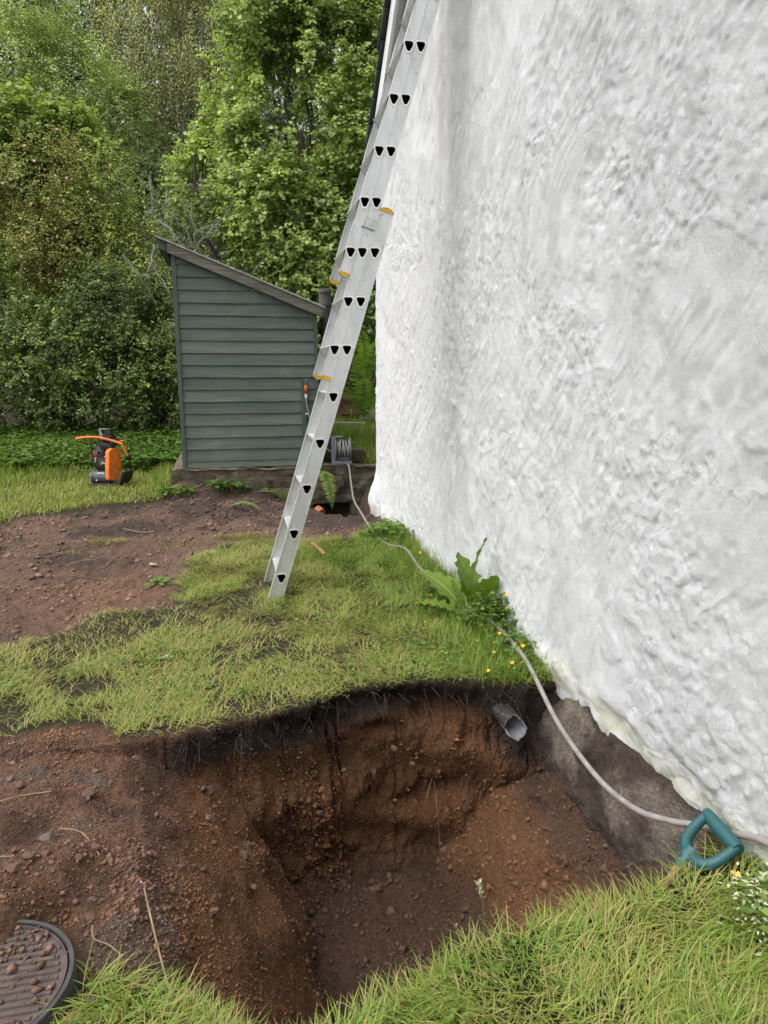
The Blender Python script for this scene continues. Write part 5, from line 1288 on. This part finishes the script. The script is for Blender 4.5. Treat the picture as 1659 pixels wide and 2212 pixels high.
# ------------------------------------------------------------------ broad-leaved ground cover under the hedge
def rosettes(x, y, z, h, nl, ll, asp, r3, tint, up=.35, six=True):
    n_ = len(x); a = r3.uniform(0, TAU, (n_, nl)); el = r3.uniform(-.15, .6, (n_, nl))
    c_ = np.stack([x, y, z + h], -1)[:, None, :] + np.stack([np.cos(a) * .02, np.sin(a) * .02, r3.normal(0, .015, (n_, nl))], -1)
    ax = np.stack([np.cos(a), np.sin(a), el * up], -1); nr = np.array((0, 0, 1.)) + r3.normal(0, .3, ax.shape)
    L_ = (ll * r3.uniform(.6, 1.2, (n_, nl))).ravel()
    return leaf_arrays(c_.reshape(-1, 3), ax.reshape(-1, 3), nr.reshape(-1, 3), L_, L_ * asp, np.clip(np.repeat(tint, nl) + .12 * r3.normal(0, 1, n_ * nl), 0, 1), six)
x, y, r3 = scatter(9000, -5, 1.2, 10.3, 13.2, lambda x, y: sst(10.2, 11.2, y + .6 * fbm(x * .8, y * .8, 2, 130) - .35 * sst(-1.6, -.8, x) * 0 + .9 * sst(-1.9, -1.2, x)) * np.where((x > -.75) & (y < 10.7), 0, 1), 131)
hh = .06 + .16 * r3.random(len(x)); v, f, t_ = rosettes(x, y, ground_z(x, y), hh, 5, .085, .74, r3, .5 + .15 * r3.normal(0, 1, len(x)), six=False)
tag(np_mesh('ground_cover', v, [f], M['weed'], False, attrs={'tint': t_}), 'dense low leafy weeds in front of the dark hedge', 'weeds', kind='stuff')
# small broad leaves among the lawn
x, y, r3 = scatter(5200, -1.6, 1.45, 2.85, 6.1, lambda x, y: d_lawn(x, y) * (.12 + .88 * sst(.1, .45, fbm(x * 2.4, y * 2.4, 3, 132)) + .5 * sst(1.0, 1.3, x)), 133)
v, f, t_ = rosettes(x, y, ground_z(x, y), .012 + .03 * r3.random(len(x)), 4, .022, .75, r3, .7 + .2 * r3.normal(0, 1, len(x)))
x, y, r3 = scatter(330, -.5, 1.45, .9, 1.72, d_near, 134)
v2, f2, t2 = rosettes(x, y, ground_z(x, y), .015 + .03 * r3.random(len(x)), 4, .016, .7, r3, .8 + .2 * r3.normal(0, 1, len(x)))
tag(np_mesh('lawn_weeds', np.concatenate([v, v2]), [np.concatenate([f, f2 + len(v)])], M['weed'], False, attrs={'tint': np.concatenate([t_, t2])}), 'small clover-like leaves growing through the lawn', 'weeds', kind='stuff')
# fine roots hanging from the cut turf
mb = MB(); rs = np.random.default_rng(140)
for i in range(70):
    xx = rs.uniform(-.3, 1.35); yy = float(np.interp(xx, RIM_BACK[:, 0], RIM_BACK[:, 1])) - .02 + rs.uniform(-.015, .02); L_ = .03 + rs.exponential(.035)
    p0 = np.array((xx, yy, rs.uniform(-.16, -.01))); dx = rs.normal(0, .045, 2)
    mb.tube([Vector(p0), Vector(p0 + np.array((dx[0] * .5, -.02 - abs(dx[1]), -L_ * .5))), Vector(p0 + np.array((dx[0], -.012 - abs(dx[1]), -L_)))], [.0011, .0008, .0005], 3, False)
tag(mb.build('hanging_roots', M['root'], fix=False), 'fine roots hanging from the cut turf edge of the hole', 'roots', kind='stuff')

# ------------------------------------------------------------------ ferns
def frond(L_, npair, seed, w0=.16, arch=.55):
    rs = np.random.default_rng(seed); c_, ax, nr, ln, tt_ = [], [], [], [], []
    pts = []
    for i in range(npair + 1):
        t = i / npair; pts.append(np.array((L_ * (t - .12 * arch * t * t), 0, L_ * arch * (t - 1.15 * t * t))))
    for i in range(1, npair):
        t = i / npair; w_ = L_ * w0 * math.sin(math.pi * min(1, t ** .75 * .98 + .02)) ** .8 + .006
        tan = pts[i + 1] - pts[i - 1]
        for sgn in (1, -1):
            c_.append(pts[i]); ax.append(np.array((.30, sgn, -.12)) + tan * .0 + rs.normal(0, .06, 3)); nr.append(np.array((-tan[2], 0, tan[0])) / np.linalg.norm(tan) + rs.normal(0, .08, 3)); ln.append(w_ * rs.uniform(.9, 1.1)); tt_.append(.55 + .15 * rs.normal())
    ln = np.array(ln); v, f, t_ = leaf_arrays(np.array(c_), np.array(ax), np.array(nr), ln, np.minimum(ln * .22, L_ / npair * .62), np.clip(np.array(tt_), 0, 1), True)
    a = np.array(pts[:-1]); b_ = np.array(pts[1:]); sv, sf = sticks(a, b_, .0035, .003)
    return np.concatenate([v, sv]), [np.concatenate([f, sf + len(v)])], np.concatenate([t_, np.full(len(sv), .6)])
def fern(loc, label, fronds, group=None):
    root = empty('fern', loc, 0, label, 'fern', group)
    for i, (az_, el_, L_) in enumerate(fronds):
        v, f, t_ = frond(L_, 26 if L_ > .35 else 18, 600 + i + int(loc[1] * 10))
        o = np_mesh('frond', v, f, M['fern'], False, root, {'tint': t_}); o.rotation_euler = (0, -R(el_), R(az_))
    return root
fern((1.92, 10.15, G(1.92, 10.15) + .35), 'large green fern in the gap between ladder and house corner', [(-100, 42, 1.0), (-135, 30, .9), (-70, 38, .95), (-160, 45, .9), (-118, 62, 1.05), (-85, 8, .7)], 'ferns')
fern((2.05, 10.6, G(2.05, 10.6) + .75), 'upper fern behind the large fern by the house corner', [(-105, 45, .95), (-140, 35, .95), (-170, 50, .9), (-75, 55, .9), (-120, 68, 1.0)], 'ferns')
fern((1.12, 8.76, .20), 'fern hanging down the concrete face below the hose reel', [(-82, -38, .62), (-100, -12, .3), (-60, -20, .3)], 'ferns')
fern((.62, 8.55, G(.62, 8.55)), 'small fern in front of the slab beside the ladder', [(-165, 32, .36), (170, 20, .38), (-120, 35, .32), (-60, 40, .3), (-20, 25, .34)], 'ferns')
fern((-.02, 7.55, G(-.02, 7.55) + .01), 'yellowish fallen fern leaf lying on the soil mound', [(-30, 2, .38), (-12, 4, .3)], 'ferns')

# ------------------------------------------------------------------ dock plant with big lobed leaves
def dock_leaf(L_, W_, lobes, seed, curl=.25, n_=26):
    rs = np.random.default_rng(seed); V = []; rib = []
    for i in range(n_ + 1):
        t = i / n_; w_ = W_ * (math.sin(math.pi * min(1, .04 + .96 * t ** .8)) ** .75) * (.35 + .65 * sst(.0, .35, t))
        if lobes: w_ *= 1 - .38 * ((t * lobes) % 1) ** 1.6 * (1 if t < .8 else .2)
        x_, z_ = L_ * (t - .10 * curl * t * t), L_ * curl * (t * .9 - 1.25 * t * t)
        wav = .010 * math.sin(t * 40 + seed); wav2 = .010 * math.sin(t * 37 + 2 + seed)
        V += [(x_ + w_ * .18, w_, z_ + .22 * w_ + wav), (x_ + w_ * .06, w_ * .5, z_ + .05 * w_ - wav * .6), (x_, 0, z_), (x_ + w_ * .06, -w_ * .5, z_ + .05 * w_ - wav2 * .6), (x_ + w_ * .18, -w_, z_ + .22 * w_ + wav2)]
        rib.append((x_, 0, z_ + .0015))
    F = grid_faces(n_ + 1, 5); return np.array(V), F, rib
dock = empty('dock_plant', (1.375, 3.80, G(1.375, 3.80)), 0, 'big dock plant with broad lobed leaves against the white wall', 'plant')
for i, (az_, el_, L_, W_, lo2, tn, rl) in enumerate([(95, 60, .36, .075, 4, .35, 20), (-95, 82, .46, .040, 0, .5, 60), (150, 75, .30, .055, 0, .62, 0), (-70, 62, .32, .06, 0, .5, -20), (112, 22, .50, .072, 0, .45, 0), (128, 4, .42, .060, 0, .4, 10), (-40, 45, .26, .06, 0, .45, 10), (-75, 30, .30, .065, 0, .35, 0), (-100, 12, .28, .055, 0, .3, 0), (170, 22, .30, .05, 0, .55, 0), (-125, 25, .25, .05, 0, .5, -15), (100, 38, .27, .05, 0, .4, 0)]):
    v, f, rib = dock_leaf(L_ * 1.08, W_ * 1.3, lo2, i)
    o = np_mesh('leaf', v + np.array((.05, 0, 0)), [f], M['dock'], True, dock, {'tint': np.full(len(v), tn + .15)}); o.rotation_euler = (R(rl), -R(el_), R(az_))
    mb = MB(); mb.tube([(-.0, 0, -.0)] + [(p[0] + .05, p[1], p[2]) for p in rib], [.0035] * 4 + [.0028 - .002 * k_ / 24 for k_ in range(24)], 5, False); m_ = mb.build('midrib', M['dock_rib'], o, True)

# leafy weeds
def leafy(name, loc, label, n_, rad, h, ll, seed, group='leafy weeds', tb=.5, asp=.62):
    r3 = np.random.default_rng(seed); root = empty(name, loc, 0, label, 'plant', group)
    a = r3.uniform(0, TAU, n_); rr_ = rad * np.sqrt(r3.random(n_)); x, y = rr_ * np.cos(a), rr_ * np.sin(a); hh = h * (.35 + .65 * r3.random(n_)) * (1 - .5 * (rr_ / rad) ** 2)
    v, f, t_ = rosettes(x, y, np.zeros(n_), hh, 5, ll, asp, r3, tb + .15 * r3.normal(0, 1, n_))
    o = np_mesh('leaves', v, [f], M['weed'], False, root, {'tint': t_}); o['kind'] = 'stuff'
    sv, sf = sticks(np.stack([x * .4, y * .4, np.full(n_, -.02)], -1), np.stack([x, y, hh], -1), .0022, .0016); o2 = np_mesh('stems', sv, [sf], M['stem'], False, root); o2['kind'] = 'stuff'
leafy('weed_clump', (1.34, 5.80, G(1.34, 5.8)), 'bright leafy weed clump at the wall where the hose enters the grass', 60, .26, .20, .055, 801, tb=.65)
leafy('weed_clump', (1.42, 3.55, G(1.42, 3.55)), 'dark buttercup leaf clump right of the dock plant against the wall', 120, .19, .24, .036, 802, tb=.35)
leafy('weed_clump', (1.40, 3.22, G(1.4, 3.22)), 'low buttercup leaf clump beside the hose near the hole', 90, .15, .12, .030, 803, tb=.5)
leafy('weed_clump', (1.34, 4.15, G(1.34, 4.15)), 'leafy weed clump left of the dock plant along the hose', 60, .2, .13, .036, 804, tb=.45)
leafy('weed_clump', (-.12, 8.55, G(-.12, 8.55)), 'palmate leafy weed growing in front of the slab centre', 16, .16, .20, .095, 805, tb=.4)
leafy('weed_clump', (.16, 8.6, G(.16, 8.6)), 'small single-stemmed leafy weed right of the palmate weed', 6, .07, .18, .085, 806, tb=.45)
leafy('weed_clump', (-.62, 8.55, G(-.62, 8.55)), 'low leafy weeds at the left corner of the slab', 26, .2, .09, .07, 807, tb=.6)
leafy('weed_clump', (1.02, 8.62, G(1.02, 8.62) + .2), 'round-leaved weed beside the ladder below the shed corner', 5, .06, .10, .08, 808, tb=.5)
leafy('weed_clump', (1.44, 1.30, G(1.44, 1.30)), 'leafy weed clump by the wall right of the spade grip', 60, .16, .10, .035, 809, tb=.7)
leafy('weed_clump', (-.5, 4.95, G(-.5, 4.95)), 'few pale flattened leaves at the edge of the bare soil', 7, .1, .03, .06, 810, tb=.8)
# silvery dead leaves in the near right grass
r3 = np.random.default_rng(811); n_ = 110; xx = r3.normal(1.35, .05, n_); yy = r3.normal(1.36, .05, n_); v, f, t_ = rosettes(xx, yy, ground_z(xx, yy), .03 + .05 * r3.random(n_), 4, .018, .4, r3, r3.random(n_))
tag(np_mesh('silvery_weed', v, [f], M['lichen'], False, attrs={'tint': t_}), 'silvery dried weed in the grass below the spade grip', 'weeds', kind='stuff')

# buttercups
bpro = {}
def buttercup(x, y, h, where, r_=.0105, tilt=20):
    z = G(x, y); root = empty('buttercup', (x, y, z), random.uniform(0, 6), where, 'flower', 'buttercups')
    mb = MB(); lx, ly = random.uniform(-.02, .02), random.uniform(-.02, .02); mb.tube([(0, 0, -.01), (lx * .4, ly * .4, h * .5), (lx, ly, h)], .0011, 4, False); mb.build('stem', M['stem'], root, fix=False)
    if 'f' not in bpro: bpro['f'] = flower_mesh('flower_head', 1, 5, None, .45).build('flower_head', M['petal_yellow'], fix=False); o = bpro['f']
    else: o = bpro['f'].copy(); COL.objects.link(o)
    o.parent = root; o.location = (lx, ly, h); o.scale = (r_, r_, r_); o.rotation_euler = (R(random.uniform(5, 50)), R(random.uniform(-25, 25)), random.uniform(0, 6))
W1 = 'yellow buttercup flower by the hose at the wall foot'; W2 = 'yellow buttercup flower among the weeds left of the dock plant'
for x, y, h in [(1.33, 3.30, .10), (1.36, 3.38, .10), (1.30, 3.24, .08), (1.40, 3.18, .10), (1.41, 3.12, .10), (1.27, 3.14, .07), (1.31, 3.05, .06), (1.22, 3.38, .05), (1.43, 3.25, .06), (1.35, 3.05, .05), (1.29, 3.45, .08), (1.17, 3.0, .05)]: buttercup(x, y, h, W1)
for x, y, h in [(1.30, 4.85, .15), (1.36, 5.0, .12), (1.33, 4.35, .18), (1.20, 4.15, .06), (1.15, 3.95, .06), (1.27, 3.75, .08), (1.05, 3.75, .04), (1.22, 4.5, .08)]: buttercup(x, y, h, W2)
for x, y, h in [(1.42, 3.62, .33), (1.44, 3.46, .26), (1.43, 3.40, .20)]: buttercup(x, y, h, {.33: 'highest', .26: 'middle', .20: 'lowest'}[h] + ' of three buttercups standing against the wall right of the dock plant')
buttercup(-.24, 3.10, .03, 'lone yellow buttercup on the mown turf left of the hole'); buttercup(.98, 3.72, .03, 'yellow buttercup lying in the lawn right of the ladder foot'); buttercup(.35, 3.95, .03, 'small yellow buttercup on the lawn just below the ladder foot')
buttercup(1.31, 1.47, .07, 'yellow buttercup in the grass below the spade grip'); buttercup(1.40, 1.22, .06, 'yellow buttercup at the right edge of the near grass'); buttercup(.30, 1.42, .08, 'yellow buttercup bud on the near rim of the hole')
# seed head on the near rim
sh = empty('seed_grass', (.60, 1.53, G(.60, 1.53)), 0, 'tall grass stalk with a pale seed head at the near rim of the hole', 'grass')
mb = MB(); mb.tube(spline([(0, 0, 0), (.004, .01, .08), (.012, .02, .16), (.006, .03, .225)], 5), .0013, 5, False); mb.build('stalk', M['stem'], sh, fix=False)
r3 = np.random.default_rng(812); n_ = 60; t = r3.random(n_); c_ = np.stack([.006 - .010 * t + r3.normal(0, .003, n_), .03 + r3.normal(0, .003, n_), .215 + .045 * t], -1)
v, f, t_ = leaf_arrays(c_, np.stack([r3.normal(0, .6, n_), r3.normal(0, .6, n_), np.ones(n_)], -1), r3.normal(0, 1, (n_, 3)), .011, .004, r3.random(n_), False); o = np_mesh('seed_head', v, [f], M['lichen'], False, sh, {'tint': t_}); o['kind'] = 'stuff'

# sticks and debris
def stick(name, pts, r_, mat, label, cat='stick'):
    P = [(x, y, G(x, y) + dz) for x, y, dz in pts]; mb = MB(); mb.tube(spline(P, 4), r_, 6); return tag(mb.build(name, M[mat], smooth=True), label, cat)
stick('wood_strip', [(.645, 5.78, .03), (.67, 5.6, .035), (.70, 5.38, .03)], .014, 'dead_stick', 'reddish brown strip of wood lying on the lawn right of the ladder')
stick('dead_stalk', [(-.30, 1.93, .03), (-.26, 1.80, .03), (-.215, 1.66, .02), (-.18, 1.53, .03)], .0028, 'pale_stick', 'long pale dry stalk lying on the gravel beside the near grass')
stick('dead_stalk', [(-.42, 1.80, .02), (-.41, 1.76, .02), (-.37, 1.74, .015), (-.33, 1.70, .012)], .0024, 'pale_stick', 'pale bent dry stalk by the rim of the drain cover')
stick('twig', [(-.86, 2.38, .012), (-.78, 2.42, .014), (-.66, 2.43, .012)], .0018, 'pale_stick', 'thin pale twig on the gravel at the far left')
stick('twig', [(-.60, 2.25, .012), (-.52, 2.20, .014), (-.45, 2.10, .010)], .0016, 'pale_stick', 'thin curved twig on the gravel slope near the mauve stones')
stick('twig', [(-.72, 2.04, .01), (-.6, 2.03, .012)], .0016, 'pale_stick', 'short straight twig on the gravel above the drain cover')
stick('twig', [(-1.25, 5.62, .012), (-1.15, 5.75, .03), (-1.08, 5.78, .02)], .004, 'pale_stick', 'pale broken twig on the bare soil left of the grass islands')
stick('twig', [(-.98, 5.66, .01), (-.94, 5.86, .03)], .004, 'dead_stick', 'short reddish twig beside the pale broken twig on the soil')
stick('twig', [(-1.15, 5.0, .02), (-1.1, 5.15, .03), (-.95, 5.18, .015)], .004, 'twig', 'dark bent twig on the trampled soil')
stick('twig', [(-1.0, 6.85, .02), (-.85, 6.78, .02), (-.72, 6.8, .02)], .004, 'pale_stick', 'long pale twig on the soil below the far lawn')
stick('dead_stalk', [(1.20, 1.74, -.02), (1.28, 1.80, .05), (1.33, 1.79, .03), (1.34, 1.73, .02)], .0026, 'pale_stick', 'dry brown stalk curling beside the spade grip')
stick('root_strand', [(.86, 2.98, .03), (.90, 2.99, -.05), (.93, 2.93, -.17), (.94, 2.92, -.21)], .0016, 'pale_stick', 'pale root strand hanging over the cut turf edge', 'root')
def scrap(x, y, s_, mat, label):
    mb = MB(); n_ = 7; P = [(s_ * (1 + .3 * math.sin(k_ * 2.1)) * math.cos(TAU * k_ / n_), s_ * .6 * (1 + .3 * math.cos(k_ * 3.3)) * math.sin(TAU * k_ / n_)) for k_ in range(n_)]
    vs = [(a, c_, .004 * math.sin(a * 90)) for a, c_ in P] + [(a * .95, c_ * .95, .008 + .006 * math.sin(c_ * 120)) for a, c_ in P]
    mb.add(vs, [list(range(n_))[::-1], list(range(n_, 2 * n_))] + [(k_, (k_ + 1) % n_, (k_ + 1) % n_ + n_, k_ + n_) for k_ in range(n_)]); o = mb.build('scrap', M[mat]); o.location = (x, y, G(x, y) + .012); o.rotation_euler = (.2, .1, x * 7)
    return tag(o, label, 'debris')
scrap(.36, 4.52, .055, 'root', 'brown leaf scrap on the grass beside the ladder foot'); scrap(-.62, 5.62, .05, 'lichen', 'pale folded leaf on the bare soil'); scrap(1.36, 1.70, .028, 'dead_stick', 'orange brown dead leaf inside the spade grip')
scrap(-.37, 3.58, .035, 'lichen', 'whitish leaf scrap on the mown turf'); scrap(.95, 4.35, .03, 'root', 'small brown leaf on the lawn right of the ladder')
